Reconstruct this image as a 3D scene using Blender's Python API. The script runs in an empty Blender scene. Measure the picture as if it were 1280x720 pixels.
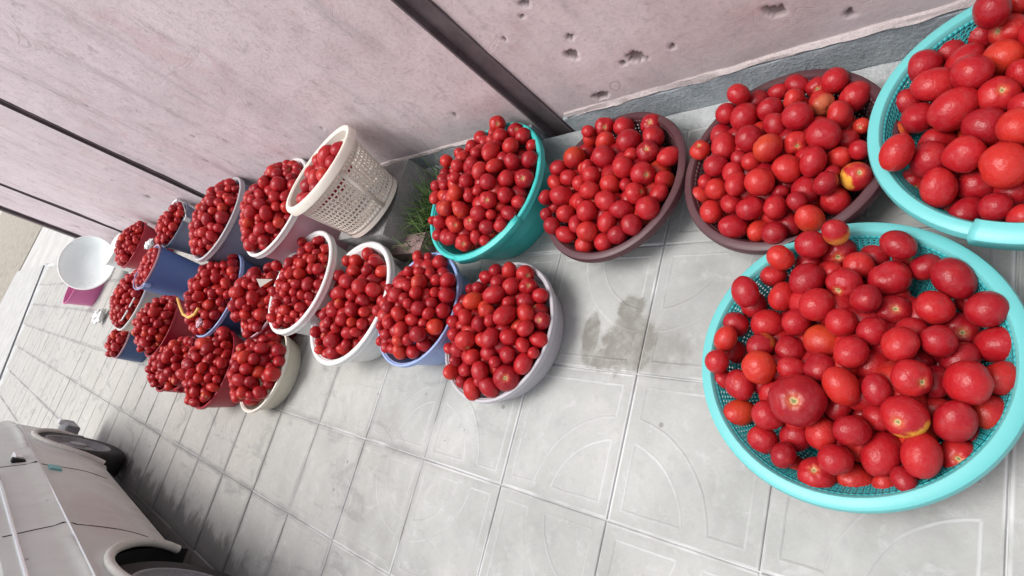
import bpy, math, random
import numpy as np
from mathutils import Vector, Matrix, Quaternion, noise as mnoise

sc = bpy.context.scene
C = sc.collection
rng = np.random.default_rng(7)
random.seed(7)

# ------------------------------------------------------------------ camera
RC = np.array([[-0.7018917661669035, -0.2590383397185151, -0.663511180870763],
               [0.0049037188550185296, 0.9297472573935389, -0.36816571120961505],
               [0.7122667352376004, -0.2616661536571, -0.6513116933900478]])   # rows: image right, image down, forward
CP = np.array([-0.9296373, -0.0965246, 1.3931914])
FPX = 738.7
cam = bpy.data.cameras.new('camera'); camo = bpy.data.objects.new('camera', cam); C.objects.link(camo)
cam.sensor_fit = 'HORIZONTAL'; cam.sensor_width = 36; cam.lens = FPX/1280*36
cam.clip_start = 0.02; cam.clip_end = 500
M = Matrix.Identity(4)
for i in range(3):
    M[i][0] = RC[0][i]; M[i][1] = -RC[1][i]; M[i][2] = -RC[2][i]; M[i][3] = CP[i]
camo.matrix_world = M
sc.camera = camo

# ------------------------------------------------------------------ sky and light (bright overcast)
w = bpy.data.worlds.new('World'); sc.world = w; w.use_nodes = True
nt = w.node_tree; nt.nodes.clear()
sky = nt.nodes.new('ShaderNodeTexSky'); sky.sky_type = 'NISHITA'; sky.sun_disc = False
SUN_EL, SUN_AZ = math.radians(62), math.radians(150)
sky.sun_elevation = SUN_EL; sky.sun_rotation = SUN_AZ; sky.dust_density = 3.5; sky.air_density = 0.8; sky.ozone_density = 0.5
hsv = nt.nodes.new('ShaderNodeHueSaturation'); hsv.inputs['Saturation'].default_value = 0.30
bg = nt.nodes.new('ShaderNodeBackground'); bg.inputs[1].default_value = 0.14
wo = nt.nodes.new('ShaderNodeOutputWorld')
nt.links.new(sky.outputs[0], hsv.inputs['Color']); nt.links.new(hsv.outputs[0], bg.inputs[0]); nt.links.new(bg.outputs[0], wo.inputs[0])
sun = bpy.data.lights.new('sun', 'SUN'); sun.energy = 1.15; sun.angle = math.radians(34); sun.color = (1, 0.97, 0.93)
suno = bpy.data.objects.new('sun', sun); C.objects.link(suno)
sd = Vector((math.sin(SUN_AZ)*math.cos(SUN_EL), math.cos(SUN_AZ)*math.cos(SUN_EL), math.sin(SUN_EL)))
sd = Vector((0.28, 0.24, 0.93)).normalized()
sky.sun_rotation = math.atan2(sd.x, sd.y); sky.sun_elevation = math.asin(sd.z)
suno.rotation_euler = sd.to_track_quat('Z', 'Y').to_euler()
sc.view_settings.view_transform = 'Standard'; sc.view_settings.look = 'None'
sc.view_settings.exposure = 0.74; sc.view_settings.gamma = 1

# ------------------------------------------------------------------ helpers
def ray(x, y):
    return RC.T @ np.array([(x-640)/FPX, (y-360)/FPX, 1.0])
def onz(x, y, h=0.0):
    d = ray(x, y); t = (h-CP[2])/d[2]; return CP + t*d
def project(P):
    q = (np.asarray(P)-CP) @ RC.T
    return 640+FPX*q[..., 0]/q[..., 2], 360+FPX*q[..., 1]/q[..., 2], q[..., 2]

class G:
    """collects geometry for one mesh"""
    def __init__(s): s.v = []; s.f = []; s.n = 0
    def add(s, v, f):
        s.v.extend([tuple(map(float, p)) for p in v]); s.f.extend([tuple(i+s.n for i in q) for q in f]); s.n = len(s.v); return s
    def box(s, x0, x1, y0, y1, z0, z1, bev=0.0):
        if bev <= 0:
            v = [(x0,y0,z0),(x1,y0,z0),(x1,y1,z0),(x0,y1,z0),(x0,y0,z1),(x1,y0,z1),(x1,y1,z1),(x0,y1,z1)]
            return s.add(v, [(0,3,2,1),(4,5,6,7),(0,1,5,4),(1,2,6,5),(2,3,7,6),(3,0,4,7)])
        b = bev
        L = lambda a, z: [(x0+a,y0+a,z),(x1-a,y0+a,z),(x1-a,y1-a,z),(x0+a,y1-a,z)]
        v = L(b, z0)+L(0, z0+b)+L(0, z1-b)+L(b, z1)
        f = [(3,2,1,0),(12,13,14,15)]
        for k in range(3):
            for i in range(4):
                j = (i+1) % 4; f.append((k*4+i, k*4+j, k*4+4+j, k*4+4+i))
        return s.add(v, f)
    def lathe(s, prof, n=48, sx=1.0, cap0=False, cap1=False, a0=0.0, a1=2*math.pi, fl=None):
        full = abs(a1-a0-2*math.pi) < 1e-6
        m = n if full else n+1
        v = []
        for (r, z) in prof:
            for i in range(m):
                a = a0+(a1-a0)*i/n
                rr = r*(fl(a, z) if fl else 1)
                v.append((rr*math.cos(a)*sx, rr*math.sin(a), z))
        f = []
        for k in range(len(prof)-1):
            for i in range(n):
                j = (i+1) % m if full else i+1
                f.append((k*m+i, k*m+j, (k+1)*m+j, (k+1)*m+i))
        if cap0: f.append(tuple(reversed(range(m))))
        if cap1: f.append(tuple((len(prof)-1)*m+i for i in range(m)))
        return s.add(v, f)
    def tube(s, pts, r, n=8, closed=False):
        pts = [Vector(p) for p in pts]; v = []; m = len(pts)
        up = Vector((0, 0, 1))
        for i, p in enumerate(pts):
            a = pts[(i-1) % m] if (closed or i > 0) else p
            b = pts[(i+1) % m] if (closed or i < m-1) else p
            t = (b-a).normalized()
            u = t.cross(up)
            if u.length < 1e-3: u = t.cross(Vector((1, 0, 0)))
            u.normalize(); q = u.cross(t)
            rr = r[i] if isinstance(r, (list, tuple)) else r
            for k in range(n):
                c = 2*math.pi*k/n; v.append(p+u*rr*math.cos(c)+q*rr*math.sin(c))
        f = []
        for i in range(m if closed else m-1):
            j = (i+1) % m
            for k in range(n):
                l = (k+1) % n; f.append((i*n+k, i*n+l, j*n+l, j*n+k))
        if not closed:
            f.append(tuple(reversed(range(n)))); f.append(tuple((m-1)*n+k for k in range(n)))
        return s.add(v, f)
    def mesh(s, name, mat, smooth=True, angle=40):
        me = bpy.data.meshes.new(name); me.from_pydata(s.v, [], s.f); me.validate(); me.update()
        if mat: me.materials.append(mat)
        if smooth:
            me.polygons.foreach_set('use_smooth', [True]*len(me.polygons))
            me.set_sharp_from_angle(angle=math.radians(angle))
        return me

def link(name, me, parent=None, loc=(0,0,0), rot=None):
    o = bpy.data.objects.new(name, me); C.objects.link(o)
    o.location = loc
    if rot is not None: o.rotation_euler = rot
    if parent: o.parent = parent
    return o
def part(name, g, mat, parent=None, smooth=True, angle=40, loc=(0,0,0), rot=None):
    return link(name, g.mesh(name, mat, smooth, angle), parent, loc, rot)
def thing(name, label, cat, loc=(0,0,0), rot=(0,0,0), group=None):
    o = bpy.data.objects.new(name, None); C.objects.link(o); o.location = loc; o.rotation_euler = rot
    o.empty_display_size = 0.05
    return tag(o, label, cat, group)
def tag(o, label=None, cat=None, group=None, kind=None):
    if label: o['label'] = label
    if cat: o['category'] = cat
    if group: o['group'] = group
    if kind: o['kind'] = kind
    return o
def solidify(o, t, off=-1):
    m = o.modifiers.new('thickness', 'SOLIDIFY'); m.thickness = t; m.offset = off; return o

# ------------------------------------------------------------------ node helpers
class N:
    def __init__(s, name):
        s.m = bpy.data.materials.new(name); s.m.use_nodes = True; s.t = s.m.node_tree
        s.t.nodes.clear(); s.out = s.t.nodes.new('ShaderNodeOutputMaterial')
        s.b = s.t.nodes.new('ShaderNodeBsdfPrincipled'); s.t.links.new(s.b.outputs[0], s.out.inputs[0])
    def new(s, t): return s.t.nodes.new(t)
    def lk(s, a, b): s.t.links.new(a, b)
    def put(s, sock, val):
        if isinstance(val, bpy.types.NodeSocket): s.lk(val, sock)
        elif val is not None:
            if isinstance(val, (tuple, list)) and len(val) == 3 and sock.type == 'RGBA': val = (*val, 1)
            sock.default_value = val
    def math(s, op, a, b=None, c=None, clamp=False):
        n = s.new('ShaderNodeMath'); n.operation = op; n.use_clamp = clamp
        s.put(n.inputs[0], a)
        if b is not None: s.put(n.inputs[1], b)
        if c is not None: s.put(n.inputs[2], c)
        return n.outputs[0]
    def noise(s, vec, scale, detail=4, rough=0.55, dist=0.0, out='Fac'):
        n = s.new('ShaderNodeTexNoise'); s.put(n.inputs['Vector'], vec)
        n.inputs['Scale'].default_value = scale; n.inputs['Detail'].default_value = detail
        n.inputs['Roughness'].default_value = rough; n.inputs['Distortion'].default_value = dist
        return n.outputs[out]
    def ramp(s, fac, stops, interp='LINEAR'):
        n = s.new('ShaderNodeValToRGB'); s.put(n.inputs[0], fac); e = n.color_ramp.elements
        n.color_ramp.interpolation = interp
        while len(e) < len(stops): e.new(0.5)
        for k, (p, c) in enumerate(stops):
            e[k].position = p; e[k].color = (c, c, c, 1) if isinstance(c, (int, float)) else (*c, 1)
        return n.outputs[0]
    def mix(s, fac, a, b, mode='MIX'):
        n = s.new('ShaderNodeMix'); n.data_type = 'RGBA'; n.blend_type = mode
        s.put(n.inputs[0], fac); s.put(n.inputs[6], a); s.put(n.inputs[7], b); return n.outputs[2]
    def smooth(s, x, a, b):   # smoothstep map a..b -> 0..1
        n = s.new('ShaderNodeMapRange'); n.interpolation_type = 'SMOOTHSTEP'
        s.put(n.inputs[0], x); n.inputs[1].default_value = a; n.inputs[2].default_value = b
        return n.outputs[0]
    def sep(s, v):
        n = s.new('ShaderNodeSeparateXYZ'); s.lk(v, n.inputs[0]); return n.outputs
    def mapping(s, v, scale=(1,1,1), rot=(0,0,0), loc=(0,0,0)):
        n = s.new('ShaderNodeMapping'); s.lk(v, n.inputs[0]); n.inputs['Scale'].default_value = scale
        n.inputs['Rotation'].default_value = rot; n.inputs['Location'].default_value = loc; return n.outputs[0]
    def obj(s): return s.new('ShaderNodeTexCoord').outputs['Object']
    def pos(s): return s.new('ShaderNodeNewGeometry').outputs['Position']
    def rnd(s): return s.new('ShaderNodeObjectInfo').outputs['Random']
    def attr(s, name, out='Fac'):
        n = s.new('ShaderNodeAttribute'); n.attribute_name = name; return n.outputs[out]
    def bump(s, h, strength=0.3, dist=0.01):
        n = s.new('ShaderNodeBump'); s.put(n.inputs['Height'], h)
        n.inputs['Strength'].default_value = strength; n.inputs['Distance'].default_value = dist
        s.lk(n.outputs[0], s.b.inputs['Normal']); return n
    def set(s, **k):
        for a, v in k.items(): s.put(s.b.inputs[a.replace('_', ' ')], v)
        return s

def plastic(name, col, rough=0.38, dirt=0.25, dirtcol=(0.22, 0.2, 0.18), spec=0.45, trans=0.0):
    n = N(name); p = n.pos()
    a = n.noise(p, 9, 4, 0.6); b = n.noise(p, 70, 3, 0.6)
    c = n.mix(n.math('MULTIPLY', n.smooth(a, 0.45, 0.75), dirt), col, dirtcol)
    c = n.mix(n.math('MULTIPLY', n.smooth(b, 0.55, 0.8), dirt*0.5), c, dirtcol)
    n.set(Base_Color=c, Roughness=n.math('ADD', n.math('MULTIPLY', a, 0.25), rough-0.12), Specular_IOR_Level=spec)
    n.bump(n.noise(p, 45, 3), 0.08, 0.004)
    if trans: n.b.inputs['Subsurface Weight'].default_value = trans; n.b.inputs['Subsurface Radius'].default_value = (0.01, 0.01, 0.01)
    return n.m

M_ = {}
M_['teal'] = plastic('turquoise_plastic', (0.13, 0.47, 0.47), 0.36, 0.10, (0.12, 0.35, 0.34))
M_['teal_mesh'] = plastic('turquoise_mesh_plastic', (0.03, 0.36, 0.38), 0.42, 0.25, (0.08, 0.2, 0.2))
M_['teal2'] = plastic('sea_green_plastic', (0.045, 0.50, 0.47), 0.36, 0.12, (0.1, 0.3, 0.3))
M_['brown'] = plastic('maroon_plastic', (0.075, 0.026, 0.032), 0.42, 0.2, (0.15, 0.10, 0.09))
M_['white'] = plastic('white_plastic', (0.74, 0.74, 0.73), 0.36, 0.14, (0.5, 0.48, 0.44))
M_['cream'] = plastic('cream_plastic', (0.80, 0.75, 0.66), 0.42, 0.2, (0.45, 0.36, 0.28))
M_['ivory'] = plastic('ivory_plastic', (0.66, 0.62, 0.52), 0.42, 0.25, (0.42, 0.36, 0.28))
M_['greyp'] = plastic('grey_lilac_plastic', (0.46, 0.44, 0.47), 0.4, 0.3, (0.3, 0.27, 0.27))
M_['periw'] = plastic('periwinkle_plastic', (0.30, 0.40, 0.68), 0.36, 0.12, (0.3, 0.32, 0.4))
M_['pinkw'] = plastic('pale_pink_plastic', (0.60, 0.36, 0.42), 0.4, 0.25, (0.4, 0.26, 0.3))
M_['bluegrey'] = plastic('slate_blue_plastic', (0.20, 0.23, 0.32), 0.42, 0.25, (0.2, 0.19, 0.2))
M_['blue'] = plastic('blue_plastic', (0.10, 0.17, 0.42), 0.4, 0.12, (0.12, 0.14, 0.25))
M_['navy'] = plastic('navy_plastic', (0.05, 0.10, 0.24), 0.4, 0.15, (0.1, 0.1, 0.15))
M_['red'] = plastic('red_plastic', (0.36, 0.012, 0.03), 0.36, 0.12, (0.25, 0.05, 0.05))
M_['magenta'] = plastic('magenta_plastic', (0.60, 0.15, 0.34), 0.38, 0.12, (0.35, 0.1, 0.2))
M_['yellow'] = plastic('yellow_plastic', (0.72, 0.42, 0.08), 0.4, 0.1)
M_['lime'] = plastic('lime_plastic', (0.30, 0.36, 0.10), 0.4, 0.1)
M_['bowl'] = plastic('pale_aqua_enamel', (0.80, 0.85, 0.84), 0.28, 0.06, (0.5, 0.55, 0.55), 0.6)
n = N('bare_metal'); n.set(Base_Color=(0.5, 0.5, 0.5), Metallic=0.9, Roughness=0.35); M_['metal'] = n.m

# ---- tomato skin. Attribute flavour for the joined mass, object coordinates for single fruits
def tomato_mat(name, joined):
    n = N(name)
    if joined:
        v = n.attr('tloc', 'Vector'); r = n.attr('trand'); 
    else:
        v = n.obj(); r = n.rnd()
    vo = n.new('ShaderNodeVectorMath'); vo.operation = 'ADD'; n.lk(v, vo.inputs[0])
    cx = n.new('ShaderNodeCombineXYZ'); n.lk(n.math('MULTIPLY', r, 57.0), cx.inputs[0]); n.lk(n.math('MULTIPLY', r, 91.0), cx.inputs[1]); n.lk(cx.outputs[0], vo.inputs[1])
    vr = vo.outputs[0]
    X, Y, Z = n.sep(v)
    base = n.ramp(r, [(0.0, (0.27, 0.006, 0.012)), (0.25, (0.34, 0.008, 0.014)), (0.7, (0.40, 0.012, 0.015)), (0.95, (0.46, 0.022, 0.015)), (1.0, (0.52, 0.040, 0.018))])
    big = n.noise(vr, 0.9, 3, 0.5)
    base = n.mix(n.math('MULTIPLY', n.smooth(big, 0.52, 0.82), 0.35), base, (0.54, 0.035, 0.02))
    base = n.mix(n.math('MULTIPLY', n.smooth(big, 0.5, 0.28), 0.35), base, (0.25, 0.004, 0.012))
    # yellow shoulders on a few
    f = n.math('FRACT', n.math('MULTIPLY', r, 17.31))
    yel = n.math('MULTIPLY', n.math('MULTIPLY', n.math('GREATER_THAN', f, 0.985), 0.3), n.smooth(n.math('ADD', n.math('MULTIPLY', X, 0.8), n.math('MULTIPLY', n.math('SUBTRACT', big, 0.5), 1.6)), 0.50, 0.85))
    base = n.mix(yel, base, (0.72, 0.33, 0.05))
    # fine speckle
    sp = n.smooth(n.noise(vr, 26, 2, 0.5), 0.66, 0.8)
    base = n.mix(n.math('MULTIPLY', sp, 0.07), base, (0.70, 0.22, 0.12))
    # stem scar at +Z
    rr = n.math('SQRT', n.math('ADD', n.math('MULTIPLY', X, X), n.math('MULTIPLY', Y, Y)))
    rn = n.math('ADD', rr, n.math('MULTIPLY', n.math('SUBTRACT', n.noise(vr, 7, 3, 0.6), 0.5), 0.22))
    top = n.math('GREATER_THAN', Z, 0.2)
    halo = n.math('MULTIPLY', n.math('MULTIPLY', n.smooth(rn, 0.42, 0.14), top), 0.45)
    base = n.mix(halo, base, (0.58, 0.16, 0.06))
    scar = n.math('MULTIPLY', n.smooth(rn, 0.17, 0.11), top)
    sc_col = n.mix(n.smooth(rn, 0.09, 0.05), (0.46, 0.31, 0.15), (0.16, 0.17, 0.06))
    base = n.mix(scar, base, sc_col)
    # dusty bloom
    dust = n.math('MULTIPLY', n.smooth(n.noise(vr, 2.3, 4, 0.65), 0.45, 0.75), 0.05)
    base = n.mix(dust, base, (0.55, 0.40, 0.38))
    rough = n.math('ADD', n.math('MULTIPLY', n.noise(vr, 4, 3), 0.20), 0.20)
    n.set(Base_Color=base, Roughness=n.mix(scar, rough, (0.8, 0.8, 0.8)), Specular_IOR_Level=0.30)
    n.b.inputs['Subsurface Weight'].default_value = 0.0
    n.bump(n.noise(vr, 5, 3, 0.5), 0.10, 0.05 if not joined else 0.004)
    return n.m
M_['tomato'] = tomato_mat('tomato_skin', False)
M_['tomato_j'] = tomato_mat('tomato_skin_heaped', True)

# ---- paving tile
TX, TY = 0.400, 0.395
n = N('paving_tile'); v = n.obj(); p = n.pos(); X, Y, Z = n.sep(v)
dx = n.math('ADD', X, TX/2); dy = n.math('ADD', Y, TY/2)
wob = n.math('MULTIPLY', n.math('SUBTRACT', n.noise(p, 14, 3), 0.5), 0.006)
d = n.math('ADD', n.math('SQRT', n.math('ADD', n.math('MULTIPLY', dx, dx), n.math('MULTIPLY', dy, dy))), wob)
ax = n.math('ABSOLUTE', X); ay = n.math('ABSOLUTE', Y)
mx = n.math('ADD', n.math('MAXIMUM', ax, ay), wob)
ring = n.math('MULTIPLY', n.smooth(d, 0.205, 0.213), n.smooth(d, 0.279, 0.271))
frame = n.smooth(mx, 0.158, 0.166)
raised = n.math('MAXIMUM', ring, frame)
def line(x, c, wd): return n.smooth(n.math('ABSOLUTE', n.math('SUBTRACT', x, c)), wd, wd*0.25)
l1 = line(d, 0.209, 0.0045); l2 = line(d, 0.275, 0.0045)
inr = n.math('SUBTRACT', 1.0, frame)
lf = n.math('MULTIPLY', line(mx, 0.162, 0.0045), n.math('SUBTRACT', 1.0, ring))
lines = n.math('MAXIMUM', n.math('MULTIPLY', n.math('MAXIMUM', l1, l2), inr), lf)
wear = n.smooth(n.noise(p, 3.1, 4, 0.6), 0.36, 0.62)
PX, PY, PZ = n.sep(p)
nearf = n.smooth(PX, 1.4, 0.5)          # the embossing is worn off / filled further along the pavement
linesv = n.math('MULTIPLY', n.math('MULTIPLY', lines, wear), n.math('ADD', n.math('MULTIPLY', nearf, 0.8), 0.2))
cl = n.noise(p, 2.2, 6, 0.65); fine = n.noise(p, 90, 4, 0.7); mid = n.noise(p, 17, 5, 0.7, 0.4)
base = n.ramp(cl, [(0.33, (0.29, 0.296, 0.282)), (0.5, (0.385, 0.391, 0.374)), (0.67, (0.47, 0.474, 0.456))])
base = n.mix(n.math('MULTIPLY', n.smooth(PX, 0.1, 3.0), 0.72), base, (0.425, 0.405, 0.37))
base = n.mix(n.math('MULTIPLY', n.math('SUBTRACT', n.rnd(), 0.35), 0.30), base, (0.36, 0.365, 0.37))
base = n.mix(n.math('MULTIPLY', n.smooth(mid, 0.50, 0.70), 0.5), base, (0.33, 0.33, 0.33))
base = n.mix(n.math('MULTIPLY', n.smooth(mid, 0.46, 0.3), 0.25), base, (0.60, 0.61, 0.62))
base = n.mix(n.math('MULTIPLY', n.smooth(fine, 0.55, 0.75), 0.22), base, (0.28, 0.28, 0.28))
base = n.mix(n.math('MULTIPLY', linesv, 0.30), base, (0.68, 0.70, 0.71))
# grime along the joints, stronger away from the near end
edge = n.smooth(n.math('ADD', n.math('MAXIMUM', ax, ay), n.math('MULTIPLY', n.math('SUBTRACT', n.noise(p, 6, 4, 0.6), 0.5), 0.05)), 0.168, 0.196)
ge = n.math('MULTIPLY', edge, n.math('ADD', n.math('MULTIPLY', n.smooth(PX, 0.0, 1.6), 0.6), 0.10))
base = n.mix(n.math('MULTIPLY', ge, n.smooth(n.noise(p, 1.7, 3), 0.3, 0.6)), base, (0.20, 0.195, 0.19))
lip = n.math('MULTIPLY', n.smooth(n.math('MAXIMUM', ax, ay), 0.189, 0.1935), n.smooth(n.noise(p, 2.6, 3), 0.42, 0.58))
base = n.mix(n.math('MULTIPLY', n.math('MULTIPLY', lip, n.smooth(PX, 2.2, 0.8)), 0.6), base, (0.70, 0.71, 0.71))
# small dark spots and smears
vor = n.new('ShaderNodeTexVoronoi'); n.lk(n.mapping(p, (9, 9, 9)), vor.inputs['Vector']); vor.inputs['Scale'].default_value = 1.0
spots = n.math('MULTIPLY', n.smooth(vor.outputs['Distance'], 0.085, 0.05), n.math('GREATER_THAN', n.noise(p, 1.3, 2), 0.55))
base = n.mix(n.math('MULTIPLY', spots, 0.6), base, (0.14, 0.13, 0.12))
sm = n.smooth(n.noise(n.mapping(p, (1.2, 3.0, 1), (0, 0, 0.7)), 2.2, 6, 0.68, 1.2), 0.53, 0.66)
base = n.mix(n.math('MULTIPLY', n.math('MULTIPLY', sm, n.smooth(PX, 0.1, 0.9)), 0.55), base, (0.24, 0.24, 0.235))
# damp stain between the sieve and the grey tub
def dist2(cx_, cy_, sx=1, sy=1):
    a = n.math('MULTIPLY', n.math('SUBTRACT', PX, cx_), sx); b = n.math('MULTIPLY', n.math('SUBTRACT', PY, cy_), sy)
    return n.math('SQRT', n.math('ADD', n.math('MULTIPLY', a, a), n.math('MULTIPLY', b, b)))
dn = n.math('MULTIPLY', n.math('SUBTRACT', n.noise(p, 9, 5, 0.65), 0.5), 0.15)
s1 = n.smooth(n.math('ADD', dist2(0.05, -0.48), dn), 0.105, 0.075)
s1b = n.smooth(n.math('ADD', dist2(0.07, -0.59, 1.1, 1), dn), 0.055, 0.03)
s2 = n.smooth(n.math('ADD', dist2(0.19, -0.49, 2.6, 0.9), dn), 0.09, 0.06)
s3 = n.smooth(n.math('ADD', dist2(-0.05, -0.47, 1, 1), n.math('MULTIPLY', dn, 1.8)), 0.10, 0.03)
s4 = n.smooth(n.math('ADD', dist2(0.11, -0.435, 1, 1.5), dn), 0.07, 0.04)
st = n.math('MAXIMUM', n.math('MAXIMUM', n.math('MAXIMUM', s1, s4), s1b), n.math('MAXIMUM', s2, n.math('MULTIPLY', s3, 0.6)))
base = n.mix(n.math('MULTIPLY', st, n.math('ADD', n.math('MULTIPLY', n.smooth(n.noise(p, 22, 5, 0.7), 0.35, 0.6), 0.35), 0.52)), base, (0.175, 0.165, 0.142))
# oily run-off from under the car, following the joints
strk = n.noise(n.mapping(p, (7, 3.2, 1)), 1.0, 6, 0.68)
oy = n.math('ADD', PY, n.math('MULTIPLY', n.math('SUBTRACT', strk, 0.5), 0.50))
lon = n.math('MULTIPLY', n.smooth(PX, 1.5, 2.0), n.smooth(PX, 5.4, 4.0))
oil = n.math('MULTIPLY', n.smooth(oy, 0.62, 0.70), lon)
base = n.mix(n.math('MULTIPLY', oil, 0.62), base, (0.045, 0.042, 0.041))
oil2 = n.math('MULTIPLY', n.smooth(oy, 0.46, 0.70), lon)
base = n.mix(n.math('MULTIPLY', oil2, 0.12), base, (0.12, 0.11, 0.11))
n.set(Base_Color=base, Roughness=n.math('SUBTRACT', 0.74, n.math('MULTIPLY', n.math('MAXIMUM', st, oil), 0.22)), Specular_IOR_Level=0.3)
hgt = n.math('ADD', n.math('MULTIPLY', raised, n.math('ADD', n.math('MULTIPLY', nearf, 0.8), 0.15)), n.math('ADD', n.math('MULTIPLY', fine, 0.55), n.math('MULTIPLY', mid, 0.5)))
hgt = n.math('ADD', hgt, n.math('MULTIPLY', lines, 0.5))
n.bump(hgt, 0.55, 0.0035)
M_['tile'] = n.m

def rough_mat(name, c0, c1, scale=8, bump=0.5, bd=0.01, rough=0.85, c2=None):
    n = N(name); p = n.pos(); a = n.noise(p, scale, 7, 0.65, 0.3); b = n.noise(p, scale*9, 4, 0.7)
    c = n.ramp(a, [(0.3, c0), (0.68, c1)])
    c = n.mix(n.math('MULTIPLY', n.smooth(b, 0.5, 0.75), 0.4), c, c2 or tuple(0.5*x for x in c0))
    n.set(Base_Color=c, Roughness=rough, Specular_IOR_Level=0.25)
    n.bump(n.math('ADD', a, n.math('MULTIPLY', b, 0.5)), bump, bd); return n.m
M_['grout'] = rough_mat('cement_grout', (0.34, 0.34, 0.33), (0.62, 0.63, 0.63), 3, 0.4, 0.004, c2=(0.30, 0.29, 0.28))
M_['concrete'] = rough_mat('pale_concrete', (0.42, 0.41, 0.39), (0.56, 0.55, 0.53), 1.2, 0.3, 0.01)
M_['cement'] = rough_mat('rough_cement', (0.30, 0.32, 0.33), (0.50, 0.52, 0.52), 9, 0.8, 0.012)
M_['plinth'] = rough_mat('blue_grey_cement_render', (0.27, 0.305, 0.33), (0.42, 0.455, 0.48), 9, 0.9, 0.012, c2=(0.42, 0.42, 0.42))
M_['ledge'] = rough_mat('dusty_plaster_ledge', (0.40, 0.34, 0.335), (0.52, 0.46, 0.45), 14, 0.8, 0.008, c2=(0.3, 0.26, 0.26))
M_['blockm'] = rough_mat('grey_block_concrete', (0.22, 0.215, 0.21), (0.36, 0.35, 0.34), 12, 0.9, 0.015)
M_['brickm'] = rough_mat('dusty_brick', (0.20, 0.12, 0.11), (0.34, 0.25, 0.24), 18, 0.8, 0.008)
M_['steel'] = rough_mat('dark_painted_steel', (0.085, 0.066, 0.072), (0.15, 0.120, 0.128), 10, 0.3, 0.003, 0.6)
M_['gravel'] = rough_mat('gravel_road', (0.26, 0.23, 0.19), (0.48, 0.44, 0.38), 5, 1.0, 0.05)
M_['kerbm'] = rough_mat('kerb_concrete', (0.40, 0.39, 0.38), (0.52, 0.51, 0.50), 3, 0.5, 0.01)

# ---- wall plaster
n = N('pink_plaster'); p = n.pos(); X, Y, Z = n.sep(p)
a = n.noise(p, 1.1, 6, 0.65, 0.4); strk = n.noise(n.mapping(p, (5.0, 1, 0.8)), 1.6, 6, 0.65, 0.4); f = n.noise(p, 60, 5, 0.7); m2 = n.noise(p, 11, 6, 0.7, 0.6)
c = n.ramp(a, [(0.3, (0.44, 0.345, 0.345)), (0.55, (0.58, 0.468, 0.47)), (0.78, (0.67, 0.56, 0.567))])
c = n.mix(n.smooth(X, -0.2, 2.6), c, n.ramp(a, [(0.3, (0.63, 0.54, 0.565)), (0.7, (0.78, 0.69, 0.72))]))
c = n.mix(n.math('MULTIPLY', n.smooth(strk, 0.50, 0.72), 0.50), c, (0.36, 0.315, 0.325))
c = n.mix(n.math('MULTIPLY', n.smooth(strk, 0.45, 0.25), 0.4), c, (0.66, 0.60, 0.62))
c = n.mix(n.math('MULTIPLY', n.smooth(m2, 0.56, 0.68), 0.5), c, (0.34, 0.29, 0.30))
c = n.mix(n.math('MULTIPLY', n.smooth(n.noise(p, 4.2, 7, 0.7, 0.9), 0.55, 0.66), 0.30), c, (0.58, 0.38, 0.37))
c = n.mix(n.math('MULTIPLY', n.smooth(f, 0.48, 0.68), 0.34), c, (0.30, 0.25, 0.255))
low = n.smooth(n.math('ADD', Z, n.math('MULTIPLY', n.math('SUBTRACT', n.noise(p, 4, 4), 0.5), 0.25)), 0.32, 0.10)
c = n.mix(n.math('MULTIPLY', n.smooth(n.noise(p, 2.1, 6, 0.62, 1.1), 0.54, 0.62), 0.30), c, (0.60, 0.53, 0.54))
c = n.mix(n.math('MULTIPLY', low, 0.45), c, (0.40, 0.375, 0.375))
ch = n.attr('chip')
c = n.mix(ch, c, n.mix(f, (0.13, 0.10, 0.10), (0.27, 0.22, 0.215)))
crk = n.smooth(n.math('ABSOLUTE', n.math('SUBTRACT', n.noise(p, 1.9, 3, 0.55, 1.4), 0.5)), 0.0035, 0.001)
c = n.mix(n.math('MULTIPLY', n.math('MULTIPLY', crk, n.smooth(n.noise(p, 2.7, 3), 0.56, 0.64)), 0.30), c, (0.22, 0.18, 0.18))
n.set(Base_Color=c, Roughness=0.85, Specular_IOR_Level=0.2)
n.bump(n.math('ADD', n.math('MULTIPLY', f, 0.6), n.math('ADD', n.math('MULTIPLY', m2, 0.35), n.math('MULTIPLY', crk, -0.15))), 0.6, 0.004)
M_['plaster'] = n.m

# ---- car paint
n = N('dull_silver_paint'); p = n.obj(); X, Y, Z = n.sep(p)
a = n.noise(p, 1.6, 5, 0.6, 0.5); b = n.noise(p, 8, 5, 0.65); f = n.noise(p, 90, 3)
c = n.ramp(a, [(0.3, (0.51, 0.54, 0.505)), (0.7, (0.61, 0.64, 0.605))])
primer = n.math('MULTIPLY', n.smooth(n.math('ADD', n.math('SQRT', n.math('ADD', n.math('POWER', n.math('MULTIPLY', n.math('SUBTRACT', X, 0.78), 1.1), 2.0), n.math('POWER', n.math('MULTIPLY', n.math('SUBTRACT', Z, 0.45), 3.2), 2.0))), n.math('MULTIPLY', n.math('SUBTRACT', b, 0.5), 0.3)), 0.52, 0.30), 0.45)
c = n.mix(primer, c, (0.46, 0.40, 0.39))
rust = n.smooth(n.math('ADD', n.noise(p, 5, 6, 0.7), n.math('MULTIPLY', n.smooth(Z, 0.55, 0.2), 0.05)), 0.66, 0.72)
c = n.mix(n.math('MULTIPLY', rust, 0.6), c, (0.16, 0.13, 0.12))
vr_ = n.new('ShaderNodeTexVoronoi'); n.lk(n.mapping(p, (5, 5, 7)), vr_.inputs['Vector']); vr_.inputs['Scale'].default_value = 1.0
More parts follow.
